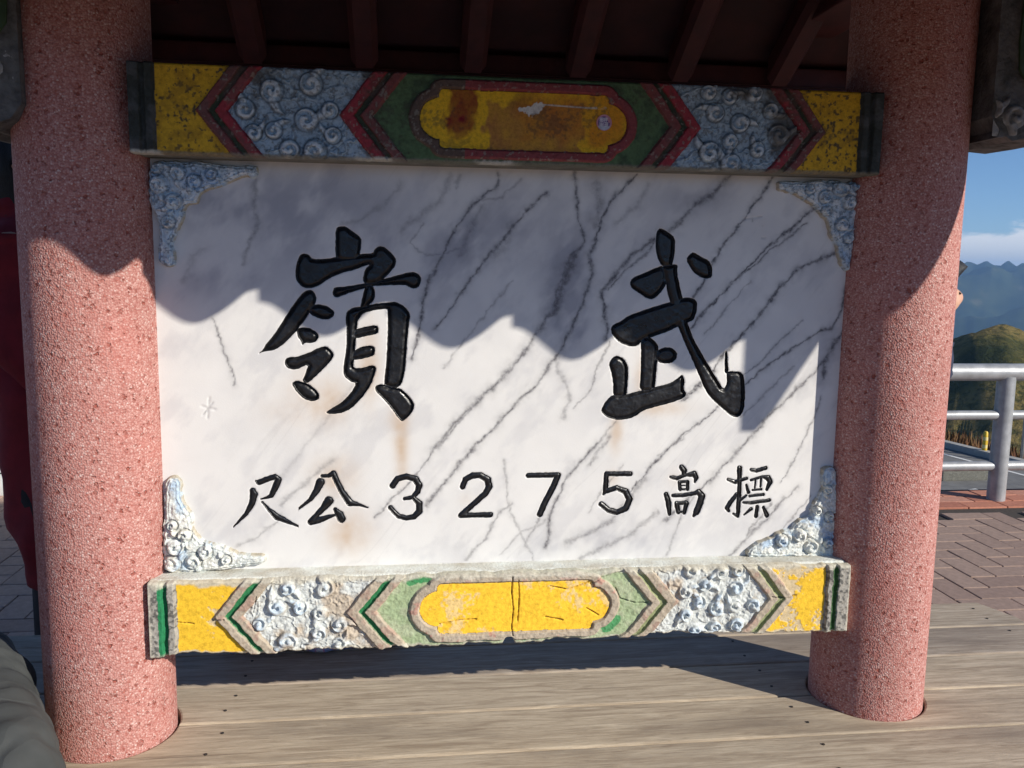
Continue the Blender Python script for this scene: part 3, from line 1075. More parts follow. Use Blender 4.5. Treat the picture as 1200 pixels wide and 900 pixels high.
STAINS = [(470, 525, 8, 34, .42), (392, 560, 26, 24, .30), (410, 625, 26, 26, .34), (388, 470, 22, 26, .28), (432, 425, 12, 42, .38), (468, 490, 12, 20, .3),
          (722, 508, 8, 22, .40), (770, 478, 34, 9, .34), (752, 440, 9, 24, .30), (355, 450, 16, 30, .14), (718, 560, 10, 10, .2), (545, 585, 8, 8, .10),
          (790, 560, 8, 12, .10), (345, 480, 40, 26, .12)]
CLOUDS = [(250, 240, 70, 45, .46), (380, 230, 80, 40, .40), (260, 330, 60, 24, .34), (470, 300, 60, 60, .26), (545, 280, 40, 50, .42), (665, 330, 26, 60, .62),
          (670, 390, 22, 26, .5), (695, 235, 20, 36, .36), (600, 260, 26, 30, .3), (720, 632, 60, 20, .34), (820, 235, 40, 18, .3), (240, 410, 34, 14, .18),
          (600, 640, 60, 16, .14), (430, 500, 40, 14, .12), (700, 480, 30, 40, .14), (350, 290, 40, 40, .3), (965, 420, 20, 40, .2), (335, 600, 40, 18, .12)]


def slab_fields(xs, zs):
    X, Z = np.meshgrid(xs, zs, indexing='ij')
    wx = X + .0035 * (vnoise(X, Z, 55, 1) - .5) * 2 + .0018 * (vnoise(X, Z, 190, 2) - .5) * 2
    wz_ = Z + .0035 * (vnoise(X, Z, 55, 5) - .5) * 2 + .0018 * (vnoise(X, Z, 190, 6) - .5) * 2
    vein = np.zeros(X.shape)
    wmod = .45 + 1.1 * vnoise(X, Z, 70, 9)
    pxm = .00183
    for pts, w, st in VEINS:
        P = [mpp(*q) for q in pts]
        for i in range(len(P) - 1):
            (ax, az), (bx, bz) = P[i], P[i + 1]
            mg = w * pxm * 4 + .012
            i0, i1 = np.searchsorted(xs, [min(ax, bx) - mg, max(ax, bx) + mg])
            j0, j1 = np.searchsorted(zs, [min(az, bz) - mg, max(az, bz) + mg])
            if i1 <= i0 or j1 <= j0: continue
            sl = (slice(i0, i1), slice(j0, j1))
            ex, ez = bx - ax, bz - az
            ux, uz = wx[sl] - ax, wz_[sl] - az
            t = np.clip((ux * ex + uz * ez) / (ex * ex + ez * ez), 0, 1)
            d = np.hypot(ux - ex * t, uz - ez * t) / (w * pxm * wmod[sl])
            core = st * 1.22 * np.exp(-d * d * .9)
            halo = st * .42 * np.exp(-(d / 3.2) ** 2)
            vein[sl] = np.maximum(vein[sl], np.minimum(core + halo, 1))
    # faint hairlines of the stone everywhere, running the same way
    a = math.radians(52)
    U, W = X * math.cos(a) + Z * math.sin(a), -X * math.sin(a) + Z * math.cos(a)
    hn = np.abs(fbm(U * .12, W, 16, 8, 3) - .5)
    hair = sstep(.016, .0, hn) * sstep(.42, .75, vnoise(X, Z, 6, 3)) * .10
    vein = np.maximum(vein, hair)
    stain = np.zeros(X.shape)
    for (px, py, sx_, sy_, a_) in STAINS:
        c = mpp(px, py)
        stain += a_ * np.exp(-((X - c[0]) / (sx_ * pxm)) ** 2 - ((Z - c[1]) / (sy_ * pxm)) ** 2)
    stain *= (.35 + 1.1 * fbm(X, Z, 38, 10, 3)) * 1.7
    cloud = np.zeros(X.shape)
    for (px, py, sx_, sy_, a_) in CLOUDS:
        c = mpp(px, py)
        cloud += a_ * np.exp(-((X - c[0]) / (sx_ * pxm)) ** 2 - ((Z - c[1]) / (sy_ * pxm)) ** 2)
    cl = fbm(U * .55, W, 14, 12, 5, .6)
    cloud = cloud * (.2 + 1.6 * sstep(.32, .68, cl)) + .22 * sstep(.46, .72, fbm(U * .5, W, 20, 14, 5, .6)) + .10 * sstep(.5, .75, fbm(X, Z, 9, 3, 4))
    return X, Z, np.stack([np.clip(vein, 0, 1), np.clip(stain, 0, .8), np.clip(cloud, 0, .85), np.ones(X.shape)], -1)


gx = np.arange(-SX, SX + 1e-9, STEP)
gz = np.arange(SZ0, SZ1 + 1e-9, STEP)
holes = []
for f, pts, sub, dep in CH:
    P = np.array(pts)
    mg = .018
    i0, i1 = int((P[:, 0].min() - mg + SX) / STEP), int((P[:, 0].max() + mg + SX) / STEP) + 1
    j0, j1 = int((P[:, 1].min() - mg - SZ0) / STEP), int((P[:, 1].max() + mg - SZ0) / STEP) + 1
    holes.append([i0, i1, j0, j1])
# neighbouring patches must not overlap
for k in range(2, 9):
    a, b = holes[k], holes[k + 1]
    if a[1] > b[0]: a[1] = b[0] = (a[1] + b[0]) // 2

SCR = [[(870, 257), (893, 254)], [(882, 256), (881, 277)], [(882, 266), (893, 265)], [(873, 266), (873, 277)], [(868, 278), (897, 279)],
       [(236, 476), (252, 480)], [(245, 466), (243, 490)], [(238, 486), (249, 472)]]
SCRW = [[(*mpp(*q), .0011) for q in s] for s in SCR]


def scratch(X, Z):
    d = np.full(X.shape, 1.0)
    for s in SCRW: d = np.minimum(d, sd_chain(X, Z, s))
    return d


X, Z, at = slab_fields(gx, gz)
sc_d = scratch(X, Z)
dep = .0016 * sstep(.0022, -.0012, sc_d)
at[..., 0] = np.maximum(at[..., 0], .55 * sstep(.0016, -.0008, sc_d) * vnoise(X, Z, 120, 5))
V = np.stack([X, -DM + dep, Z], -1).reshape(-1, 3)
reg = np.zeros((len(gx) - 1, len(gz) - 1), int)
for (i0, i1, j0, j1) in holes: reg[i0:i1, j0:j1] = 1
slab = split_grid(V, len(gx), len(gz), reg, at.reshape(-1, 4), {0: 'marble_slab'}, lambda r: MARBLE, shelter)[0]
slab['label'] = 'white marble slab with grey veins'
v, f = box_vf(-SX, SX, -DM + .013, .055, SZ0, SZ1)
mk('slab_back', v, f, MARBLE, slab, False, np.zeros((8, 4)))
for (f, pts, sub, dpt), (i0, i1, j0, j1) in zip(CH, holes):
    xs = np.linspace(gx[i0], gx[i1], (i1 - i0) * sub + 1)
    zs = np.linspace(gz[j0], gz[j1], (j1 - j0) * sub + 1)
    X, Z, at = slab_fields(xs, zs)
    d = f(X, Z)
    # pull grid points near the outline onto it so that the cut edge is clean
    h = STEP / sub
    gxx, gzz = np.gradient(d, h)
    g2 = np.maximum(gxx ** 2 + gzz ** 2, .25)
    m = (np.abs(d) < .62 * h)
    m[:2] = m[-2:] = False
    m[:, :2] = m[:, -2:] = False
    X2, Z2 = np.where(m, X - d * gxx / g2, X), np.where(m, Z - d * gzz / g2, Z)
    d2 = np.where(m, 0, d)
    t = -d2
    wallw = .0016 if dpt > .005 else .0010
    depth = np.where(t > 0, dpt * sstep(0, wallw, t) - dpt * .62 * sstep(wallw * .8, wallw * 7, t), 0)
    depth += np.where(t > wallw, (fbm(X, Z, 120, 4, 2) - .5) * .0010, 0)
    rim = np.where(t <= 0, sstep(.0022, 0, -t), 0)     # softened, chipped arris of the cut
    depth = np.where(t <= 0, rim * .0009 * (.3 + vnoise(X, Z, 240, 6)), depth + .0009 * .5)
    at[..., 0] *= 1 - .6 * rim
    Vp = np.stack([X2, -DM + depth, Z2], -1).reshape(-1, 3)
    dc = (d2[:-1, :-1] + d2[1:, :-1] + d2[1:, 1:] + d2[:-1, 1:]) / 4
    rg = (dc < 0).astype(int)
    split_grid(Vp, len(xs), len(zs), rg, at.reshape(-1, 4), {0: 'slab_surface', 1: 'carved_character'}, lambda r: INK if r else MARBLE, slab)


# ---- painted beams with stucco relief
def swirl(X, Z, cx, cz, R, ph, hand, H):
    dx, dz = X - cx, Z - cz
    rho, th = np.hypot(dx, dz), np.arctan2(dz, dx)
    k = rho / R * 1.15 - hand * (th + ph) / (2 * math.pi)
    ridge = .5 + .5 * np.cos(2 * math.pi * k)
    m = sstep(1.05, .8, rho / R)
    h = m * (.30 + .70 * sstep(.1, .75, ridge)) * (1 - .25 * (rho / R) ** 2)
    # tail that runs off the coil
    tx, tz = math.cos(ph + 1.2 * hand), math.sin(ph + 1.2 * hand)
    pts = [(cx + R * .8 * tx, cz + R * .8 * tz, R * .46), (cx + R * 1.5 * tx - R * .35 * tz * hand, cz + R * 1.5 * tz + R * .35 * tx * hand, R * .34),
           (cx + R * 2.0 * tx - R * .95 * tz * hand, cz + R * 2.0 * tz + R * .95 * tx * hand, R * .06)]
    td = sd_chain(X, Z, pts)
    h = np.maximum(h, .75 * sstep(R * .06, -R * .26, td))
    edge = np.exp(-((rho / R - 1.02) / .11) ** 2) + .7 * np.exp(-(td / (R * .10)) ** 2) * (rho > R)
    return h * H, edge


def cart_sd(X, Zc):                                    # bracket-ended cartouche, Zc measured from its axis
    ax = np.abs(X)
    qx, qz = ax - (.170 - .010), np.abs(Zc) - (.056 - .010)
    b = np.hypot(np.maximum(qx, 0), np.maximum(qz, 0)) + np.minimum(np.maximum(qx, qz), 0) - .010
    c = np.hypot((ax - .166) * .95, Zc) - .040
    return np.minimum(b, c)


def lin(r, g, b):
    return np.array([((c / 255 + .055) / 1.055) ** 2.4 if c > 10 else c / 255 / 12.92 for c in (r, g, b)])


def lerp(C, col_, m):
    return C * (1 - m[..., None]) + np.asarray(col_) * m[..., None]


def build_beam(name, top, xh, z0, z1, yf, mat, label):
    step = .00125
    xs = np.linspace(-xh, xh, int(2 * xh / step) + 1)
    zs = np.linspace(z0, z1, int((z1 - z0) / step) + 1)
    X, Z = np.meshgrid(xs, zs, indexing='ij')
    zm, hh = (z0 + z1) / 2, (z1 - z0) / 2
    if not top: zm += .004
    Zc = Z - zm
    wob = (fbm(X, Z, 60, 3, 3) - .5) * (.004 if top else .006)
    s = np.abs(X) + wob
    sp = s + .067 * np.abs(Zc) / hh
    cd_ = cart_sd(X, Zc) + wob * .6
    R = np.full(X.shape, 5)                            # 0 end band 1 yellow 2 outer chevron 3 cloud 4 inner chevron 5 field 6 rim 7 cartouche
    R[sp > .298] = 4
    R[sp > .365] = 3
    R[sp > .573] = 2
    R[sp > .635] = 1
    R[s > .707] = 0
    R[(cd_ < .0215)] = np.where(R[(cd_ < .0215)] == 5, 6, R[(cd_ < .0215)])
    R[cd_ < 0] = 7
    H = np.zeros(X.shape)
    # ribs
    def rib(u, a, b, h, e=.0035): return h * sstep(a, a + e, u) * sstep(b, b - e, u)
    for a, b in ((.298, .365), (.573, .635)):
        H += rib(sp, a + .001, a + .027, .0075) + rib(sp, a + .037, b - .001, .0075)
        H -= rib(sp, a + .027, a + .037, .0035, .002)
    H += rib(s, .709, .728, .008) + rib(s, .734, xh + .01, .008)
    H -= rib(s, .700, .709, .004, .002)
    H += np.where(R == 6, .0075 * sstep(.0, .004, cd_) * sstep(.0225, .017, cd_), 0)
    H += np.where(R == 7, .002, 0)
    # cloud coils
    edge = np.zeros(X.shape)
    rs = np.random.RandomState(5 if top else 9)
    for side in (-1, 1):
        cells = []
        for tries in range(4000):
            cx, cz = rs.uniform(.375, .565), rs.uniform(-hh + .014, hh - .012)
            r = rs.choice([.0165, .0195, .0225]) if top else rs.choice([.0165, .019, .021])
            if not (.365 + r + .004 < cx + .067 * abs(cz) / hh < .573 - r * .75 - .002): continue
            if all(math.hypot(cx - a, cz - b) > (r + c) * (1.16 if top else 1.18) for a, b, c in cells): cells.append((cx, cz, r))
        for (cx, cz, r) in cells:
            h, e = swirl(X, Z, side * cx, zm + cz, r, rs.uniform(0, 6.28), rs.choice([-1, 1]), .0115)
            msk = (R == 3)
            H = np.maximum(H, np.where(msk, h, 0))
            edge = np.maximum(edge, np.where(msk, e, 0))
    fl = 1 - np.abs(2 * fbm(X, Z, 42, 9, 3) - 1)
    H = np.where(R == 3, np.maximum(H, (.0030 if top else .0020) * sstep(.86, .98, fl)), H)
    edge = np.where(R == 3, np.maximum(edge, .7 * np.exp(-((fl - .84) / .03) ** 2) * (H < .003)), edge)
    H += np.where(R == 3, (fbm(X, Z, 130, 6, 3) - .5) * .0045, 0)
    # colour of the paint
    n1, n2, n3 = fbm(X, Z, 45, 1, 4), fbm(X, Z, 160, 4, 3), fbm(X, Z, 12, 8, 4)
    C = np.zeros(X.shape + (3,))
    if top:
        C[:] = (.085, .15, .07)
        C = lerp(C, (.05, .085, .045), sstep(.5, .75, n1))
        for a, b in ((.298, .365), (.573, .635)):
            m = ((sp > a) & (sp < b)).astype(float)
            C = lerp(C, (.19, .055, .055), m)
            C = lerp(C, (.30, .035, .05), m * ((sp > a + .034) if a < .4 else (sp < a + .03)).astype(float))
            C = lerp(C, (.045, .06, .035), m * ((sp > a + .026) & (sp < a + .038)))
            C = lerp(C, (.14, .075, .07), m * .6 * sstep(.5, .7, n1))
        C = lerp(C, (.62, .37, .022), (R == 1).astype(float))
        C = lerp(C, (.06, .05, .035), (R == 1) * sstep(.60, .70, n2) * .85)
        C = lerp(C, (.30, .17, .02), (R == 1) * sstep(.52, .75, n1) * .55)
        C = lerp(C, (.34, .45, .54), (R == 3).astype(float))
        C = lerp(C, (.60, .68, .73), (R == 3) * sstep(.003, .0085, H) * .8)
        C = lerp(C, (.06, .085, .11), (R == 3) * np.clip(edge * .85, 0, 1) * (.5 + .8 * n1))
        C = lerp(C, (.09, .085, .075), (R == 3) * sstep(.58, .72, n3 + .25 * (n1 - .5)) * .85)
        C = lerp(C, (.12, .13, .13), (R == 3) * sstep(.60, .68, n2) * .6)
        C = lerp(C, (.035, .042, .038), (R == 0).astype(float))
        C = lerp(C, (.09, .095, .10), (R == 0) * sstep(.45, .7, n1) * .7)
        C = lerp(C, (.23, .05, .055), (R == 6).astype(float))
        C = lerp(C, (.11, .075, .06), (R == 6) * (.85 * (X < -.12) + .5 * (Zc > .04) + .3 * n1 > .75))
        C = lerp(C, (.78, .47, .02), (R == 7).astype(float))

        def blot(px0, px1, py0, py1, colr, amt, soft=.006, wv=.012):
            a, b = on_y(px0, py1, -yf), on_y(px1, py0, -yf)
            w1, w2 = (fbm(X, Z, 40, 2, 3) - .5) * wv, (fbm(X, Z, 40, 7, 3) - .5) * wv
            w1, w2 = w1 * 3.2, w2 * 3.2
            m = sstep(a[0] - soft, a[0] + soft, X + w1) * sstep(b[0] + soft, b[0] - soft, X + w1) * sstep(a[2] - soft, a[2] + soft, Z + w2) * sstep(b[2] + soft, b[2] - soft, Z + w2)
            return lerp(C, colr, m * amt * (R == 7) * (.55 + .8 * n1))
        C = blot(524, 560, 104, 152, (.30, .09, .015), 1.0)
        C = blot(530, 545, 140, 160, (.30, .10, .02), .7)
        C = blot(572, 684, 122, 180, (.42, .19, .045), .9, .004)
        C = blot(612, 690, 112, 160, (.50, .17, .02), .6, .012)
        C = blot(690, 735, 106, 172, (.62, .22, .015), .75, .014)
        C = blot(600, 625, 106, 128, (.30, .14, .02), .5, .008)
        C = blot(500, 560, 160, 175, (.25, .16, .03), .45, .004, .03)
        tp = chaikin([(on_y(a, b, -yf)[0], on_y(a, b, -yf)[2]) for a, b in ((605, 127), (618, 125), (627, 121), (637, 122), (636, 128), (630, 134), (624, 137), (618, 131))])
        td = sd_poly(X, Z, tp) + (n2 - .5) * .012
        C = lerp(C, (.68, .66, .62), sstep(.001, -.0005, td))
        ld = sd_chain(X, Z, [(*on_y(637, 122, -yf)[[0, 2]], .0010), (*on_y(690, 126, -yf)[[0, 2]], .0012), (*on_y(710, 126, -yf)[[0, 2]], .0024)])
        C = lerp(C, (.62, .58, .52), sstep(.0009, -.0006, ld) * sstep(.35, .5, n1 + .15))
        C = lerp(C, (.055, .05, .04), sstep(.57, .68, n3 * .6 + n2 * .4 + .04 * (R == 5)) * .5 * (R != 3))
        C = lerp(C, (.30, .28, .24), sstep(.66, .72, n2) * .5 * ((R == 2) | (R == 4) | (R == 6)))
        # dirty lower arris with pale lichen
        ed = sstep(z0 + .010, z0 + .004, Z + (n2 - .5) * .006)
        C = lerp(C, (.16, .155, .125), ed * .85)
        C = lerp(C, (.5, .5, .45), ed * sstep(.52, .66, n3) * .8)
    else:
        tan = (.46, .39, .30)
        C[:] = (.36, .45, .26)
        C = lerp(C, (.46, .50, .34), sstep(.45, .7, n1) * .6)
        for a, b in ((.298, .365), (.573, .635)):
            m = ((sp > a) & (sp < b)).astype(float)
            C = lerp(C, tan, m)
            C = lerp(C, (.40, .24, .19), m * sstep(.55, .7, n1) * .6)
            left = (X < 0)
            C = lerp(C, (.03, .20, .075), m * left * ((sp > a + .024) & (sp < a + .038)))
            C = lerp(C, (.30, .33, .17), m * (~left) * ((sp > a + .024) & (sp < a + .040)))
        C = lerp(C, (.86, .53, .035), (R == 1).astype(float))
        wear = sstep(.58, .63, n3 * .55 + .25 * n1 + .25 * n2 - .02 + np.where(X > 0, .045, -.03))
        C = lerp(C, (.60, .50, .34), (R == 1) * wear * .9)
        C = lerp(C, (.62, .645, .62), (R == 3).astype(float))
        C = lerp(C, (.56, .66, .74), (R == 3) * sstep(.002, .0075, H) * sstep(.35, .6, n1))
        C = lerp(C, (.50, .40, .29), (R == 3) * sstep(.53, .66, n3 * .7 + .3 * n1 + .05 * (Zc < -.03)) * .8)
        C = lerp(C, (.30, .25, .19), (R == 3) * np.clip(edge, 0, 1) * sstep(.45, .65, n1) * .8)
        C = lerp(C, (.36, .34, .30), (R == 0).astype(float))
        C = lerp(C, (.08, .08, .075), (R == 0) * sstep(.5, .62, n2) * .8)
        C = lerp(C, (.02, .20, .08), (s > .727) & (s < .744) & (R == 0) & (X < 0))
        C = lerp(C, (.05, .12, .04), (s > .722) & (s < .736) & (R == 0) & (X > 0))
        C = lerp(C, tan, (R == 6).astype(float))
        C = lerp(C, (.50, .22, .18), (R == 6) * sstep(.66, .72, n1) * .6)
        C = lerp(C, (.95, .58, .04), (R == 7).astype(float))
        C = lerp(C, (.78, .60, .33), (R == 7) * sstep(.60, .66, n3 * .5 + .25 * n1 + .25 * n2 + .03 * (X > .1)) * .7)
        # bright green touch-up strokes
        for (a, b, c_, d_, r) in ((488, 681, 570, 677, .006), (590, 676, 716, 670, .0055), (615, 756, 632, 756, .005), (712, 738, 722, 728, .012), (480, 684, 492, 681, .007)):
            g = sd_chain(X, Z, [(*on_y(a, b, -yf)[[0, 2]], r), (*on_y(c_, d_, -yf)[[0, 2]], r)]) + (n2 - .5) * .008
            C = lerp(C, (.05, .28, .10), sstep(.001, -.001, g) * (R == 5) * .9)
        # bare cement along the arrises
        er = np.maximum(sstep(z1 - .016, z1 - .006, Z + (n1 - .5) * .022), sstep(z0 + .010, z0 + .003, Z + (n1 - .5) * .018))
        er = np.maximum(er, sstep(xh - .007, xh - .002, np.abs(X) + (n1 - .5) * .008))
        C = lerp(C, (.55, .52, .43), er * .9)
        # cracks
        CR_ = [[(601, 676), (600, 695), (602, 715), (600, 735), (601, 746)], [(608, 680), (609, 700), (607, 730)], [(645, 688), (665, 692), (680, 687), (690, 683)],
               [(692, 686), (705, 678), (730, 670)], [(722, 690), (728, 703), (745, 708), (760, 708)], [(515, 733), (540, 728), (558, 727)], [(640, 724), (660, 728)],
               [(262, 727), (248, 728)], [(206, 731), (226, 733)], [(688, 714), (702, 722)], [(905, 700), (918, 702), (935, 699)], [(300, 700), (296, 720)]]
        for q in CR_:
            g = sd_chain(X, Z, [(*on_y(a, b, -yf)[[0, 2]], .0010 if q is CR_[0] else .0007) for a, b in q]) + (n2 - .5) * .0016 + (n1 - .5) * .0016
            m = sstep(.0010, -.0006, g)
            H -= m * .006
            C = lerp(C, (.14, .11, .08), m * (.65 if q is CR_[0] else .4))
    flat = np.where((R == 1) | (R == 7), .22, 1.0)
    H += ((n2 - .5) * (.0012 if top else .0024) + (n1 - .5) * (.001 if top else .0022)) * flat
    if not top: H -= .0012 * wear * (R == 1)
    # worn edges of the beam
    VX, VZ = X.copy(), Z.copy()
    ero = (0 if top else 1)
    dz_lo = (.0015 + ero * .006 * np.maximum(0, fbm(X, Z * 0, 26, 5, 4) - .42) * 4 + .0012 * vnoise(X, Z * 0, 140, 2))
    if not top:
        nx0 = on_y(597, 750, -yf)[0]
        dz_lo = dz_lo + .017 * sstep(.016, .004, np.abs(X - nx0)) + .007 * sstep(.02, .3, X) * sstep(.60, .45, X)
    dz_hi = .0012 + ero * .004 * np.maximum(0, fbm(X, Z * 0, 30, 9, 4) - .4) * 3
    tt = (Z - z0) / (z1 - z0)
    near_lo, near_hi = sstep(.16, 0, tt), sstep(.12, 0, 1 - tt)
    VZ = Z + near_lo * dz_lo - near_hi * dz_hi
    H -= (sstep(.030, 0, tt) + sstep(.030, 0, 1 - tt)) * .004
    VY = -(yf - .008 + H)
    # fold the border back into the body
    back = -(yf - .034)
    VY[:, 0] = back; VY[:, -1] = back
    VY[0, :] = back; VY[-1, :] = back
    VZ[:, 0] = VZ[:, 1]; VZ[:, -1] = VZ[:, -2]
    VX[0, :] = VX[1, :]; VX[-1, :] = VX[-2, :]
    V = np.stack([VX, VY, VZ], -1).reshape(-1, 3)
    at = np.concatenate([np.clip(C, 0, 1), np.ones(X.shape + (1,))], -1).reshape(-1, 4)
    rc = R[:-1, :-1].copy()
    xc = (X[:-1, :-1] > 0)
    rid = rc * 2 + xc
    rid[(rc == 5)] = 10
    rid[(rc == 6)] = 12
    rid[(rc == 7)] = 14
    nm = {0: 'end_band', 1: 'end_band', 2: 'yellow_panel', 3: 'yellow_panel', 4: 'chevron', 5: 'chevron', 6: 'cloud_relief', 7: 'cloud_relief',
          8: 'chevron', 9: 'chevron', 10: 'green_field', 12: 'cartouche_rim', 14: 'cartouche_panel'}
    e = .004
    core = MB().bbox(-xh + e, xh - e, -yf + .022, yf - .004, z0 + (e if top else .012), z1 - e * .6, .004).build(name, CEMENT if top else PALE_CEMENT, shelter)
    core['label'] = label
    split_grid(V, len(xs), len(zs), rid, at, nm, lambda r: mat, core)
    return core


ZT0, ZT1, ZB0, ZB1 = 1.2175, 1.3915, 0.1972, 0.3653
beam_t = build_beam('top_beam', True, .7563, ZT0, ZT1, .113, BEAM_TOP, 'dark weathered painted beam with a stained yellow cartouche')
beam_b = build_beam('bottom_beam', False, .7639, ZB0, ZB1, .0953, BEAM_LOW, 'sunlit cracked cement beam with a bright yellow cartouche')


# sticker on the upper cartouche
def sticker():
    c = on_y(709, 143, -.117)
    rr = .0158
    n = 46
    a = np.linspace(-1, 1, n)
    U, W = np.meshgrid(a, a, indexing='ij')
    q = np.hypot(U, W)
    k = np.where(q > 1, 1 / np.maximum(q, 1e-6), 1)
    C = np.zeros(U.shape + (3,))
    C[:] = (.16, .09, .26)
    C = lerp(C, (.62, .28, .34), sstep(.76, .84, q + .25 * (U > .2) * (W > 0) - .0))
    C = lerp(C, (.48, .52, .62), sstep(-.35, -.5, W) * (q < .92))
    g = np.zeros(U.shape)
    def seg(x0, y0, x1, y1, w=.05):
        nonlocal g
        g = np.maximum(g, sstep(.02, -.02, sd_chain(U, W, [(x0, y0, w), (x1, y1, w)])))
    for ox, oy in ((-.34, .36), (.26, .36), (-.34, -.20), (.26, -.20)):
        s_ = .20
        for l in ((-1, 1, 1, 1), (-1, 0, 1, 0), (-1, -1, 1, -1), (-1, -1, -1, 1), (1, -1, 1, 1), (0, -1.1, 0, 1.1)):
            if random.random() < .8: seg(ox + l[0] * s_, oy + l[1] * s_, ox + l[2] * s_, oy + l[3] * s_, .045)
    C = lerp(C, (.70, .70, .76), g)
    V = np.stack([c[0] + U * k * rr, np.full(U.shape, -.1092), c[2] + W * k * rr], -1).reshape(-1, 3)
    idx = np.arange(n * n).reshape(n, n)
    f = np.stack([idx[:-1, :-1], idx[1:, :-1], idx[1:, 1:], idx[:-1, 1:]], -1).reshape(-1, 4)
    at = np.concatenate([np.clip(C, 0, 1), np.ones(U.shape + (1,))], -1).reshape(-1, 4)
    o = mk('sticker', V, f, mat_tint('sticker_print', 60, .4, .0002), beam_t, False, at)
    o['label'] = 'small round purple sticker with white print'


sticker()


# ---- corner ornaments on the slab
def ornament(poly, coils, reg, sc, seed, top):
    P = chaikin([zpt(x, y, reg, sc) for x, y in poly], 1)
    A = np.array(P)
    st = .0011
    xs = np.arange(A[:, 0].min() - .006, A[:, 0].max() + .006, st)
    zs = np.arange(A[:, 1].min() - .006, A[:, 1].max() + .006, st)
    X, Z = np.meshgrid(xs, zs, indexing='ij')
    d = sd_poly(X, Z, P) + (vnoise(X, Z, 110, seed) - .5) * .004
    gxx, gzz = np.gradient(d, st)
    g2 = np.maximum(gxx ** 2 + gzz ** 2, .3)
    m = np.abs(d) < .6 * st
    X2, Z2 = np.where(m, X - d * gxx / g2, X), np.where(m, Z - d * gzz / g2, Z)
    t = np.where(m, 0, -d)
    H = .0135 * sstep(-.0002, .0030, t) + .0045 * sstep(.003, .014, t)
    edge = np.zeros(X.shape)
    rs = np.random.RandomState(seed)
    for (cx, cy, r) in coils:
        c = zpt(cx, cy, reg, sc)
        R = r / sc * .00182
        h, e = swirl(X, Z, c[0], c[1], R, rs.uniform(0, 6.28), rs.choice([-1, 1]), .010)
        H += h * sstep(.0, .006, t)
        H -= .005 * np.exp(-((np.hypot(X - c[0], Z - c[1]) / R - 1.08) / .14) ** 2) * sstep(.001, .005, t)
        edge = np.maximum(edge, e)
    # ribs along the two arms
    H += .0018 * np.cos(t * 780) * sstep(.002, .005, t) * sstep(.016, .008, t)
    n1, n2, n3 = fbm(X, Z, 70, seed, 4), fbm(X, Z, 220, seed + 2, 3), fbm(X, Z, 25, seed + 5, 4)
    H += ((n1 - .5) * .006 + (n2 - .5) * .003) * sstep(0, .004, t)
    C = np.zeros(X.shape + (3,))
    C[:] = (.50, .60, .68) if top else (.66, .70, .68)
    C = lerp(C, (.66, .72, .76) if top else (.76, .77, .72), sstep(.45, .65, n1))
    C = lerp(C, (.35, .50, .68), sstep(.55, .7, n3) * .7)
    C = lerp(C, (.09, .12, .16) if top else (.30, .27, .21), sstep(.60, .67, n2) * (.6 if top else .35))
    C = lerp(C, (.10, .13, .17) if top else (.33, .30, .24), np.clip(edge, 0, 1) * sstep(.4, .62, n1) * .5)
    C = lerp(C, (.45, .40, .30), sstep(.0045, .0015, t) * sstep(.4, .62, n1 + .1) * .9)
    V = np.stack([X2, -DM + .0008 - H, Z2], -1).reshape(-1, 3)
    dc = (t[:-1, :-1] + t[1:, :-1] + t[1:, 1:] + t[:-1, 1:]) / 4
    at = np.concatenate([np.clip(C, 0, 1), np.ones(X.shape + (1,))], -1).reshape(-1, 4)
    split_grid(V, len(xs), len(zs), (dc > 0).astype(int), at, {1: 'corner_ornament'}, lambda r: ORNAMENT, shelter)


ornament([(150, 110), (250, 105), (400, 110), (480, 105), (600, 130), (720, 138), (800, 132), (860, 150), (858, 205), (840, 225), (790, 215), (720, 225), (660, 262),
          (600, 285), (540, 300), (500, 320), (470, 365), (465, 385), (440, 392), (395, 400), (382, 440), (375, 500), (345, 550), (315, 620), (300, 650), (318, 710),
          (330, 740), (320, 780), (280, 808), (240, 790), (205, 760), (200, 700), (215, 640), (205, 540), (185, 450), (150, 400), (140, 300), (140, 230)],
         [(215, 265, 55), (310, 375, 50), (340, 185, 45), (450, 240, 42), (560, 195, 34), (200, 150, 40), (280, 510, 40)], (150, 170), 1012 / 180., 3, True)
ornament([(275, 200), (290, 185), (350, 178), (420, 190), (480, 178), (560, 165), (610, 180), (660, 175), (720, 190), (770, 185), (815, 190), (822, 215), (812, 260),
          (808, 340), (798, 420), (785, 560), (770, 660), (760, 740), (745, 775), (715, 770), (690, 740), (670, 650), (650, 590), (620, 540), (605, 460), (590, 430),
          (555, 405), (535, 370), (480, 330), (420, 285), (350, 260), (275, 250)],
         [(580, 290, 45), (680, 230, 58), (785, 220, 34), (740, 330, 50), (590, 380, 33), (690, 470, 45), (480, 240, 32), (730, 560, 34)], (860, 180), 1012 / 180., 4, True)
ornament([(150, 135), (175, 105), (215, 98), (255, 115), (270, 150), (262, 200), (270, 260), (300, 320), (340, 370), (345, 420), (360, 490), (400, 540), (470, 565),
          (540, 580), (600, 610), (680, 640), (780, 650), (840, 650), (860, 685), (845, 715), (740, 730), (600, 745), (480, 770), (140, 780), (130, 700), (130, 640),
          (128, 560), (130, 480), (140, 380), (135, 300), (140, 200)],
         [(200, 710, 60), (230, 590, 60), (350, 690, 55), (430, 630, 50), (290, 510, 45), (205, 440, 36), (580, 680, 34)], (170, 540), 6., 6, False)
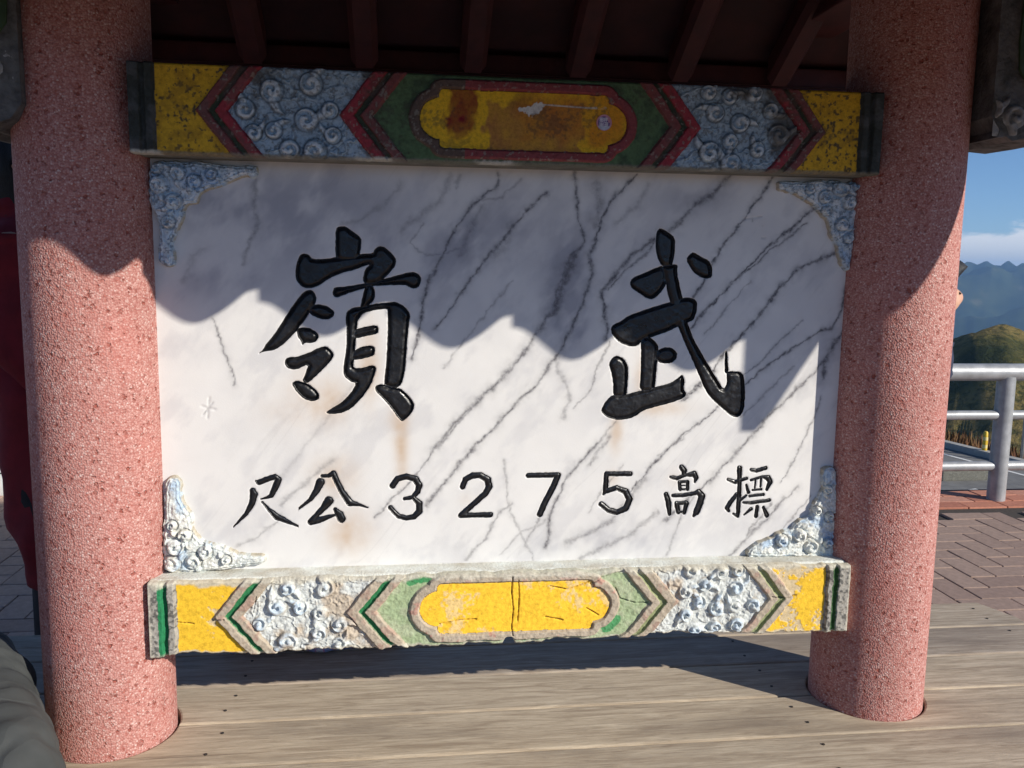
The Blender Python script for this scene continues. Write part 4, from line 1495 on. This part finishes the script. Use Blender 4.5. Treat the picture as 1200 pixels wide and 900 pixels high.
ornament([(605, 120), (630, 95), (665, 90), (695, 100), (712, 150), (718, 250), (712, 400), (705, 500), (700, 600), (700, 735), (560, 735), (400, 730), (100, 735),
          (70, 705), (110, 650), (200, 605), (260, 590), (290, 555), (350, 540), (395, 530), (430, 470), (490, 450), (520, 440), (530, 380), (560, 335), (600, 280), (610, 220)],
         [(520, 650, 55), (440, 570, 50), (320, 610, 48), (565, 400, 34), (640, 620, 40), (650, 440, 40), (640, 250, 34)], (860, 530), 6., 8, False)

# ---- roof: two slopes on purlins, tile ends along the front eave
roof = empty('roof', (0, 0, 0))
roof.parent = shelter
EY, SLOPE = -0.72, 0.60
XR = 1.432


def eave_z(x): return 1.442 - .093 * (x + .06)         # lowest point of the drip tiles


PITCH_T = .2655
ez0 = 1.53                                             # underside of the boards at the eave line


def under(y): return ez0 + (0.72 - abs(y)) * SLOPE


for sgn in (-1, 1):
    MB().prism([(sgn * .74, ez0 - .012), (0, ez0 + .74 * SLOPE - .012), (0, ez0 + .74 * SLOPE + .03), (sgn * .74, ez0 + .03)], 'x', -XR, XR).build(
        'roof_boards', RED_BOARD, roof)
k = 0
xi = -.06 - 5 * PITCH_T
while xi < 1.39:
    # pan tile with its drip end, and the barrel tile over the joint
    if xi > -1.40:
        zb = eave_z(xi)
        out = []
        for t in np.linspace(-.5, .5, 15):
            out.append((xi + t * PITCH_T, zb + .072 * (.5 - .5 * math.cos(2 * math.pi * t))))
        out += [(xi + .5 * PITCH_T, ez0 + .05), (xi - .5 * PITCH_T, ez0 + .05)]
        MB().prism(out, 'y', EY - .012, EY + .008).build('drip_tile', TILE, roof)
        m = MB()
        for sgn in (-1, 1):
            bx = xi + .5 * PITCH_T
            pr_ = []
            for yy in (sgn * .735, 0.0):
                zz = ez0 + .092 + (0.74 - abs(yy)) * SLOPE
                pr_.append([(bx + .055 * math.cos(a), yy, zz + .055 * math.sin(a)) for a in np.linspace(0, 2 * math.pi, 14, endpoint=False)])
            MB().loft(pr_).build('barrel_tile', TILE, roof, 'auto')
    xi += PITCH_T
MB().tube([(-XR - .02, 0, ez0 + .74 * SLOPE + .05), (XR + .02, 0, ez0 + .74 * SLOPE + .05)], .075, 16).build('ridge_tile', TILE, roof, 'auto')
# rafters under both slopes
xr = -1.215
while xr < 1.3:
    for sgn in (-1, 1):
        y0, y1 = sgn * .03, sgn * .56
        m = MB()
        w = .036
        ring = lambda y: [(xr + w * a, y, under(y) - .012 + q) for a, q in ((-1, 0), (-1, -.055), (-.6, -.075), (.6, -.075), (1, -.055), (1, 0))]
        m.loft([ring(y0), ring(y1)]).build('rafter', RED_WOOD, roof, 'auto')
    xr += .29
# purlins and the tie boards over the columns
for (y, z, r) in ((0, ez0 + .60 * SLOPE - .02, .06),):
    MB().tube([(-XR, y, z), (XR, y, z)], r, 14).build('ridge_purlin', RED_WOOD, roof, 'auto')
for sgn in (-1, 1):
    MB().bbox(-XR + .01, XR - .01, sgn * .60 - .022, sgn * .60 + .022, under(.60) - .13, under(.60) - .008, .004).build('eave_board', RED_WOOD, roof)
MB().bbox(-XR + .01, XR - .01, .575, .60 - .0235, 1.42, under(.6) - .06, .004).build('back_board', RED_BOARD, roof)
for sx in (-1, 1):
    MB().bbox(sx * COLX - .07, sx * COLX + .07, -.58, .58, 1.66, 1.73, .008).build('tie_beam', RED_WOOD, roof)
    # barge board under the gable edge; its lower front tip hangs below the eave
    lo = []
    for y, z in ((-.735, 1.184), (-.70, 1.208), (-.60, 1.327), (-.45, 1.505), (-.30, 1.66), (-.15, 1.77), (0, 1.82), (.15, 1.80), (.30, 1.73), (.45, 1.65), (.60, 1.56), (.70, 1.505), (.735, 1.49)):
        lo.append((y, z))
    hi = [(.735, ez0 + .05), (0, ez0 + .74 * SLOPE + .05), (-.735, ez0 + .05)]
    x0, x1 = (1.397, 1.433) if sx > 0 else (-1.433, -1.397)
    MB().prism(lo + hi, 'x', x0, x1).build('barge_board', RED_BOARD, roof)
# side brackets: carved wing boards on the outer sides of the columns
GREEN_P = simple('dull_green_paint', (0.02, 0.05, 0.02), (0.045, 0.085, 0.035), 14, 0.7, 80, .002)
CARVE = simple('grey_stucco_carving', (0.035, 0.037, 0.037), (0.16, 0.165, 0.165), 30, 0.85, 120, .004)
CARVE_PALE = simple('pale_stucco_carving', (0.16, 0.165, 0.165), (0.42, 0.43, 0.43), 40, 0.85, 120, .004)
for sx in (-1, 1):
    xi0 = .985 if sx > 0 else .935
    br = [(xi0, 1.66), (xi0, 1.345), (xi0 + .02, 1.318), (1.00, 1.302), (1.02, 1.305), (1.035, 1.296), (1.07, 1.304), (1.13, 1.30), (1.20, 1.312), (1.26, 1.335), (1.29, 1.37), (1.30, 1.66)]
    if sx < 0: br = [(x, z - .045 if z < 1.35 and x > .93 else z) for x, z in br]
    o = MB().prism([(sx * x, z) for x, z in br], 'y', -.135, .085).build('side_bracket', CARVE, shelter)
    pn = [(.985, 1.64), (.98, 1.50), (.985, 1.44), (1.01, 1.405), (1.20, 1.405), (1.26, 1.43), (1.275, 1.64)]
    if sx < 0: pn = [(x - .033 if x < 1.1 else x, z) for x, z in pn]
    if sx > 0: pn = [(x + .05 if x < 1.1 else x, z) for x, z in pn]
    MB().prism([(sx * x, z) for x, z in pn], 'y', -.1405, -.1345).build('green_panel', GREEN_P, o)
    rs = np.random.RandomState(3)
    xs = np.arange(xi0 + .004, 1.285, .002)
    zs = np.arange(1.305, 1.40, .002)
    X, Z = np.meshgrid(xs, zs, indexing='ij')
    H = np.zeros(X.shape)
    for cx, cz, r in ((1.035, 1.345, .026), (1.10, 1.345, .026), (1.165, 1.35, .024), (1.225, 1.36, .022), (.985, 1.36, .022), (.965, 1.42, .013)):
        h, e = swirl(X, Z, cx, cz, r, rs.uniform(0, 6), 1, .014)
        H = np.maximum(H, h)
    H += (fbm(X, Z, 80, 5, 3) - .5) * .006
    e = np.minimum(np.minimum(X - xi0 - .004, 1.284 - X) / .008, np.minimum(Z - 1.305, 1.398 - Z) / .008)
    H *= sstep(0, 1, e)
    V = np.stack([sx * X, -.1335 - H, Z], -1).reshape(-1, 3)
    split_grid(V, len(xs), len(zs), np.zeros((len(xs) - 1, len(zs) - 1), int), None, {0: 'scroll_relief'}, lambda r: CARVE_PALE, o)
# wall plate above the upper beam
MB().bbox(-.80, .80, .02, .09, ZT1 - .02, ZT1 + .02, .004).build('upper_plate', RED_WOOD, shelter)


# ------------------------------------------------------------------ people
SKIN = simple('skin', (0.50, 0.27, 0.18), (0.60, 0.35, 0.24), 20, 0.5)
HAIR = simple('black_hair', (0.006, 0.005, 0.005), (0.02, 0.017, 0.015), 40, 0.45, 90, .002, 0, .4, (8, 8, 1))


def skin_mesh(name, verts, edges, rads, mat, parent, root=0, sub=2):
    me = bpy.data.meshes.new(name)
    off = np.array([0, 0, BZ]) - np.array(wloc(parent))
    me.from_pydata([tuple(np.array(v) + off) for v in verts], edges, [])
    o = bpy.data.objects.new(name, me)
    col.objects.link(o)
    md = o.modifiers.new('skin', 'SKIN')
    md.use_smooth_shade = True
    for i, sv in enumerate(me.skin_vertices[0].data):
        r = rads[i]
        sv.radius = (r, r) if not hasattr(r, '__len__') else r
        sv.use_root = (i == root)
    sb = o.modifiers.new('sub', 'SUBSURF')
    sb.levels = sb.render_levels = sub
    dg = bpy.context.evaluated_depsgraph_get()
    ev = o.evaluated_get(dg)
    nm = bpy.data.meshes.new_from_object(ev)
    o.modifiers.clear()
    o.data = nm
    nm.name = name
    nm.materials.clear()
    nm.materials.append(mat)
    nm.polygons.foreach_set('use_smooth', np.ones(len(nm.polygons), dtype=bool))
    o.parent = parent
    return o


def body(root, J):
    """J: joint positions above bench top (facing +f); one continuous skin surface"""
    V, E, Rr = [], [], []

    def add(p, r, prev=None):
        V.append(tuple(p)); Rr.append(r)
        if prev is not None: E.append((prev, len(V) - 1))
        return len(V) - 1
    pel = add(J['pelvis'], .13)
    wst = add(J['waist'], .115, pel)
    chs = add(J['chest'], .135, wst)
    nb = add(J['neck'], .055, chs)
    hc = add(J['chin'], .062, nb)
    hm = add(J['face'], .088, hc)
    add(J['crown'], .060, hm)
    f = np.array(J['f'])
    c, u = np.array(J['face']), np.array(J['crown']) - np.array(J['face'])
    add(c + f * .108 - u * .18, .013, hm)              # nose
    for s in ('l', 'r'):
        sh = add(J['sho' + s], .062, chs)
        el = add(J['elb' + s], .043, sh)
        wr = add(J['wri' + s], .029, el)
        d = np.array(J['wri' + s]) - np.array(J['elb' + s])
        d = d / np.linalg.norm(d)
        side = np.cross(d, f)
        side = side / (np.linalg.norm(side) + 1e-6)
        pl = add(np.array(J['wri' + s]) + d * .06, .034, wr)
        for q, (o_, ln) in enumerate(((-.028, .07), (-.010, .085), (.010, .08), (.027, .062))):
            k1 = add(np.array(V[pl]) + d * .035 + side * o_, .0095, pl)
            k2 = add(np.array(V[k1]) + d * ln * .55 + f * .01, .0088, k1)
            add(np.array(V[k2]) + d * ln * .35 + f * .02, .0075, k2)
        k1 = add(np.array(V[wr]) + d * .035 + f * .035, .011, wr)
        add(np.array(V[k1]) + d * .045 + f * .012, .009, k1)
        hp = add(J['hip' + s], .098, pel)
        kn = add(J['kne' + s], .062, hp)
        an = add(J['ank' + s], .042, kn)
        tw = np.array(J['ank' + s]) + np.array(J.get('toe', f)) * .16 + np.array([0, 0, -.05])
        add(tw, .032, an)
    return skin_mesh('body', V, E, Rr, SKIN, root)


def face_bits(root, J):
    f = np.array(J['f']); u = np.array(J['crown']) - np.array(J['face']); u /= np.linalg.norm(u)
    sd_ = np.cross(f, u)
    c = np.array(J['face'])
    em = simple('eye_dark', (0.02, 0.015, 0.012), (0.03, 0.02, 0.015), 30, 0.2)
    lip = simple('lip', (0.36, 0.13, 0.11), (0.42, 0.16, 0.13), 30, 0.5)
    for s in (-1, 1):
        p = c + f * .058 + sd_ * s * .033 + u * .012
        MB().tube([p - sd_ * .012, p, p + sd_ * .012], [.003, .007, .003], 8).build('eye', em, root, True)
        p = c + sd_ * s * .088 - u * .005
        MB().tube([p + u * .03, p + u * .012 - f * .008, p - u * .028], [.008, .014, .007], 8).build('ear', SKIN, root, True)
    p = c + f * .056 - u * .055
    MB().tube([p - sd_ * .022, p + f * .006, p + sd_ * .022], [.003, .008, .003], 8).build('mouth', lip, root, True)


def hair(root, J, length):
    f = np.array(J['f']); u = np.array(J['crown']) - np.array(J['face']); u /= np.linalg.norm(u)
    sd_ = np.cross(f, u)
    c = np.array(J['face']) - f * .012 + u * .02
    rings = []
    n = 28
    prof = [(.125, .004), (.118, .045), (.095, .078), (.055, .102), (.01, .110), (-.05, .108), (-.10, .100), (-.10 - length * .5, .105), (-.10 - length, .085)]
    for h, r in prof:
        ring = []
        for k in range(n):
            t = 2 * math.pi * k / n
            ff, ss = math.cos(t), math.sin(t)
            rr = r * (1.0 + .05 * math.sin(5 * t + h * 40))
            if h < .085: rr *= 1 - (.36 if h > .02 else .56) * float(sstep(-.05, .45, ff))    # open towards the face
            ring.append(c + u * h + f * (ff * rr * (1.03 if ff < 0 else .98) - .012) + sd_ * ss * rr * .93)
        rings.append(ring)
    return MB().loft(rings).build('hair', HAIR, root, True)


def garment(name, rings_def, mat, root, wob=.008, n=36, seed=0, sub=6, cap=True):
    """rings_def: (centre, half width along a, half depth along b, a, b); folds as small waves"""
    rings = []
    R_ = len(rings_def)
    for i in range(R_ - 1):
        for q in range(sub):
            w = q / sub
            rings.append([a_ * (1 - w) + b_ * w for a_, b_ in zip([np.array(x, float) for x in rings_def[i]], [np.array(x, float) for x in rings_def[i + 1]])])
    rings.append([np.array(x, float) for x in rings_def[-1]])
    out = []
    for j, (c, ra, rb, a, b) in enumerate(rings):
        ring = []
        for k in range(n):
            t = 2 * math.pi * k / n
            fl = 1 + wob / max(float(ra), .03) * (math.sin(3 * t + j * .55 + seed) + .7 * math.sin(7 * t - j * .9 + seed * 2) + .9 * math.sin(j * 1.3 + 2 * t + seed))
            ring.append(c + a * (math.cos(t) * float(ra) * fl) + b * (math.sin(t) * float(rb) * fl))
        out.append(ring)
    return MB().loft(out, cap).build(name, mat, root, True)


def standing(px, depth_y, height, facing, label, coat_mat, leg_mat, hair_len, hem, lean=0.0, head_px=None):
    """a person standing on the paving, seen in profile"""
    g = on_y(px[0], px[1], depth_y)
    x0 = g[0]
    s = height / 1.7
    f = np.array([math.cos(facing), math.sin(facing), 0])
    sd_ = np.array([-f[1], f[0], 0])
    x0 -= math.cos(facing) * (lean * 1.585 + .02) * s
    B = np.array([x0, depth_y, GZ])
    root = empty('person', (x0, depth_y, 0))
    tag(root, label, 'person')
    up = np.array([0, 0, 1.])

    def P(z, ff=0, ss=0): return B + up * z * s + f * (ff + lean * z) * s + sd_ * ss * s
    J = dict(f=f, pelvis=P(.92), waist=P(1.06), chest=P(1.28), neck=P(1.44), chin=P(1.52, .02), face=P(1.585, .02), crown=P(1.655, .01))
    for q, sg in (('l', 1), ('r', -1)):
        J['sho' + q] = P(1.38, 0, .165 * sg); J['elb' + q] = P(1.10, -.02, .20 * sg); J['wri' + q] = P(.90, .13, .15 * sg)
        J['hip' + q] = P(.88, 0, .09 * sg); J['kne' + q] = P(.48, .02, .09 * sg); J['ank' + q] = P(.07, -.02, .09 * sg)
    body(root, J)
    face_bits(root, J)
    hair(root, J, hair_len)
    a, b = f, sd_
    garment('coat', [(P(hem), .085 * s, .16 * s, a, b), (P(hem + .2), .115 * s, .18 * s, a, b), (P(.95), .145 * s, .20 * s, a, b), (P(1.12), .15 * s, .19 * s, a, b),
                     (P(1.28), .155 * s, .20 * s, a, b), (P(1.40), .12 * s, .17 * s, a, b), (P(1.46), .078 * s, .085 * s, a, b), (P(1.54, .01), .076 * s, .08 * s, a, b)], coat_mat, root, .006)
    for q, sg in (('l', 1), ('r', -1)):
        sh, el, wr = (np.array(J[k + q]) for k in ('sho', 'elb', 'wri'))
        garment('sleeve', [(sh + up * .03, .075 * s, .075 * s, a, b), (sh - up * .08, .078 * s, .072 * s, a, b), (el, .064 * s, .062 * s, a, b), (wr - (wr - el) * .12, .046 * s, .046 * s, a, b)], coat_mat, root, .005, 20, sg)
        hp, kn, an = (np.array(J[k + q]) for k in ('hip', 'kne', 'ank'))
        garment('trouser_leg', [(hp, .11 * s, .095 * s, a, b), (kn, .072 * s, .07 * s, a, b), (an + up * .01, .056 * s, .055 * s, a, b)], leg_mat, root, .004, 20, sg)
        sm = MB()
        t0 = an + np.array([0, 0, -.045]) * s
        sm.loft([[t0 - f * .06 * s + f * 0 + sd_ * w * .036 * s + up * z for w, z in ((-1, -.026 * s), (1, -.026 * s), (1, .05 * s), (-1, .05 * s))],
                 [t0 + f * .05 * s + sd_ * w * .042 * s + up * z for w, z in ((-1, -.026 * s), (1, -.026 * s), (1, .045 * s), (-1, .045 * s))],
                 [t0 + f * .19 * s + sd_ * w * .036 * s + up * z for w, z in ((-1, -.026 * s), (1, -.026 * s), (1, .012 * s), (-1, .012 * s))]])
        sm.build('shoe', HAIR, root)
    return root


RED_COAT = simple('dark_red_cloth', (0.16, 0.006, 0.012), (0.23, 0.010, 0.018), 20, 0.85, 200, .001)
BLACK_CLOTH = simple('black_cloth', (0.010, 0.010, 0.012), (0.02, 0.02, 0.024), 20, 0.85, 200, .001)
BLUE_CLOTH = simple('navy_cloth', (0.015, 0.022, 0.05), (0.025, 0.035, 0.07), 20, 0.85, 200, .001)
standing((36, 235), .98, 1.86, math.radians(8), 'person in a long dark red coat standing behind a pink column', RED_COAT, BLACK_CLOTH, .26, .43, -.045)
standing((1117, 326), .95, 1.49, math.radians(6), 'person in navy standing hidden behind a pink column, only face edge showing', BLUE_CLOTH, BLACK_CLOTH, .0, .72, .56)

# seated person whose trouser leg enters the picture
GREY_CLOTH, _gnt, _gb = new_mat('grey_trouser_cloth')
_gv = coords(_gnt)
_gnt.links.new(ramp(_gnt, noise(_gnt, _gv, 16), [(0.3, (0.044, 0.049, 0.049)), (0.7, (0.062, 0.067, 0.067))]), _gb.inputs['Base Color'])
_gb.inputs['Roughness'].default_value = .9
_gw = N(_gnt, 'ShaderNodeTexWave', Scale=5.5, Distortion=5.0, Detail=2.0)
_gw.inputs['Detail Scale'].default_value = 1.3
_gm = N(_gnt, 'ShaderNodeMapping')
_gm.inputs['Rotation'].default_value = (0.3, 0.5, 0.5)
_gnt.links.new(_gv, _gm.inputs['Vector'])
_gnt.links.new(_gm.outputs['Vector'], _gw.inputs['Vector'])
_gn = bump(_gnt, _gb, ramp(_gnt, _gw.outputs['Fac'], [(0.0, (0, 0, 0)), (0.35, (.8,) * 3), (1.0, (1, 1, 1))]), .006, .6)
bump(_gnt, _gb, noise(_gnt, _gv, 500, 3), .0006, .6, _gn)


def seated():
    hipc = np.array([-1.245, -.075, .115])
    f = np.array([.56, -.83, 0]); f /= np.linalg.norm(f)
    sd_ = np.array([-f[1], f[0], 0])                   # towards the column
    up = np.array([0, 0, 1.])
    root = empty('person', (hipc[0], hipc[1], BZ))
    tag(root, 'person sitting on the bench in grey trousers beside a pink column', 'person')

    def P(ff, ss, z): return hipc + f * ff + sd_ * ss + up * z
    J = dict(f=f, pelvis=P(0, 0, .02), waist=P(-.06, -.06, .16), chest=P(-.08, -.16, .38), neck=P(-.06, -.20, .54), chin=P(-.03, -.21, .62), face=P(-.03, -.21, .685), crown=P(-.04, -.215, .755), toe=f)
    for q, sg in (('l', 1), ('r', -1)):
        J['sho' + q] = P(-.08, -.18 + .165 * sg, .48); J['elb' + q] = P(-.04, -.20 + .20 * sg, .22); J['wri' + q] = P(.12, -.16 + .10 * sg, .14)
        J['hip' + q] = P(.02, .10 * sg, .0); J['kne' + q] = P(.44, .10 * sg, .0); J['ank' + q] = P(.46, .10 * sg, -.47)
    body(root, J)
    face_bits(root, J)
    hair(root, J, .0)
    dk = BLACK_CLOTH
    garment('jacket', [(P(-.03, -.03, .06), .15, .18, f, sd_), (P(-.06, -.07, .16), .15, .185, f, sd_), (P(-.08, -.16, .38), .15, .20, f, sd_), (P(-.07, -.19, .50), .11, .17, f, sd_),
                       (P(-.06, -.20, .57), .07, .075, f, sd_)], dk, root)
    for q, sg in (('l', 1), ('r', -1)):
        sh, el, wr = (np.array(J[k + q]) for k in ('sho', 'elb', 'wri'))
        garment('sleeve', [(sh + up * .03, .07, .07, f, sd_), (el, .06, .06, f, sd_), (wr, .045, .045, up, sd_)], dk, root, .005, 20, sg)
        hp, kn, an = (np.array(J[k + q]) for k in ('hip', 'kne', 'ank'))
        garment('trouser_leg', [(hp - f * .16, .07, .08, up, sd_), (hp - f * .08, .112, .115, up, sd_), (hp + f * .06, .118, .118, up, sd_), (hp + f * .13, .102, .104, up, sd_), (hp + f * .28, .096, .098, up, sd_), (kn - f * .02, .088, .086, up, sd_),
                                (kn + f * .055 - up * .05, .07, .082, up + f, sd_), (kn + f * .03 - up * .14, .085, .078, f, sd_), (an + up * .06, .075, .07, f, sd_)], GREY_CLOTH, root, .0022, 48, sg * 1.3, 9)
        t0 = an + np.array([0, 0, -.045])
        MB().loft([[t0 - f * .07 + sd_ * w * .038 + up * z for w, z in ((-1, -.035), (1, -.035), (1, .06), (-1, .06))],
                   [t0 + f * .06 + sd_ * w * .045 + up * z for w, z in ((-1, -.035), (1, -.035), (1, .05), (-1, .05))],
                   [t0 + f * .20 + sd_ * w * .038 + up * z for w, z in ((-1, -.035), (1, -.035), (1, .01), (-1, .01))]]).build('shoe', HAIR, root)


seated()

# cloth bag lying on the bench behind the slab
BAG = bpy.data.materials.new('striped_cloth')
BAG.use_nodes = True
_nt = BAG.node_tree
_b = _nt.nodes['Principled BSDF']
_w = N(_nt, 'ShaderNodeTexWave', Scale=7.0, Distortion=2.5)
_nt.links.new(coords(_nt, (1, 1, 1)), _w.inputs['Vector'])
_nt.links.new(ramp(_nt, _w.outputs['Fac'], [(0.2, (0.25, 0.32, 0.55)), (0.5, (0.45, 0.20, 0.36)), (0.75, (0.55, 0.55, 0.62))]), _b.inputs['Base Color'])
_b.inputs['Roughness'].default_value = .85
bag_c = on_z(365, 779, 0)
bag = empty('cloth_bag', (bag_c[0], .40, BZ))
tag(bag, 'striped pink and blue cloth bag lying on the bench behind the slab', 'bag')
rr = []
for t, r in ((-.24, .02), (-.21, .06), (-.12, .085), (0, .09), (.12, .08), (.20, .055), (.23, .02)):
    rr.append((np.array([bag_c[0] + t, .40, r * .92 - .002]), r * .92, r * 1.15, np.array([0, 0, 1.]), np.array([0, 1., 0])))
garment('bag_body', rr, BAG, bag, .006, 28, 2, 4)
MB().tube([(bag_c[0] - .1, .40, .15), (bag_c[0] - .06, .40, .21), (bag_c[0] + .04, .40, .215), (bag_c[0] + .09, .40, .15)], .010, 8).build('handle', BAG, bag, True)

# ------------------------------------------------------------------ the air between here and the far range
hz = bpy.data.materials.new('thin_air')
hz.use_nodes = True
hn = hz.node_tree
hn.nodes.clear()
ho = hn.nodes.new('ShaderNodeOutputMaterial')
hv = hn.nodes.new('ShaderNodeVolumePrincipled')
hv.inputs['Color'].default_value = (0.34, 0.60, 1.0, 1)
hv.inputs['Density'].default_value = 0.00012
hv.inputs['Anisotropy'].default_value = 0.2
hn.links.new(hv.outputs[0], ho.inputs['Volume'])
v, f = box_vf(-11000, 11000, -11000, 11000, -1200, TOPZ + 30)
tag(mk('haze', v, f, hz), kind='stuff')
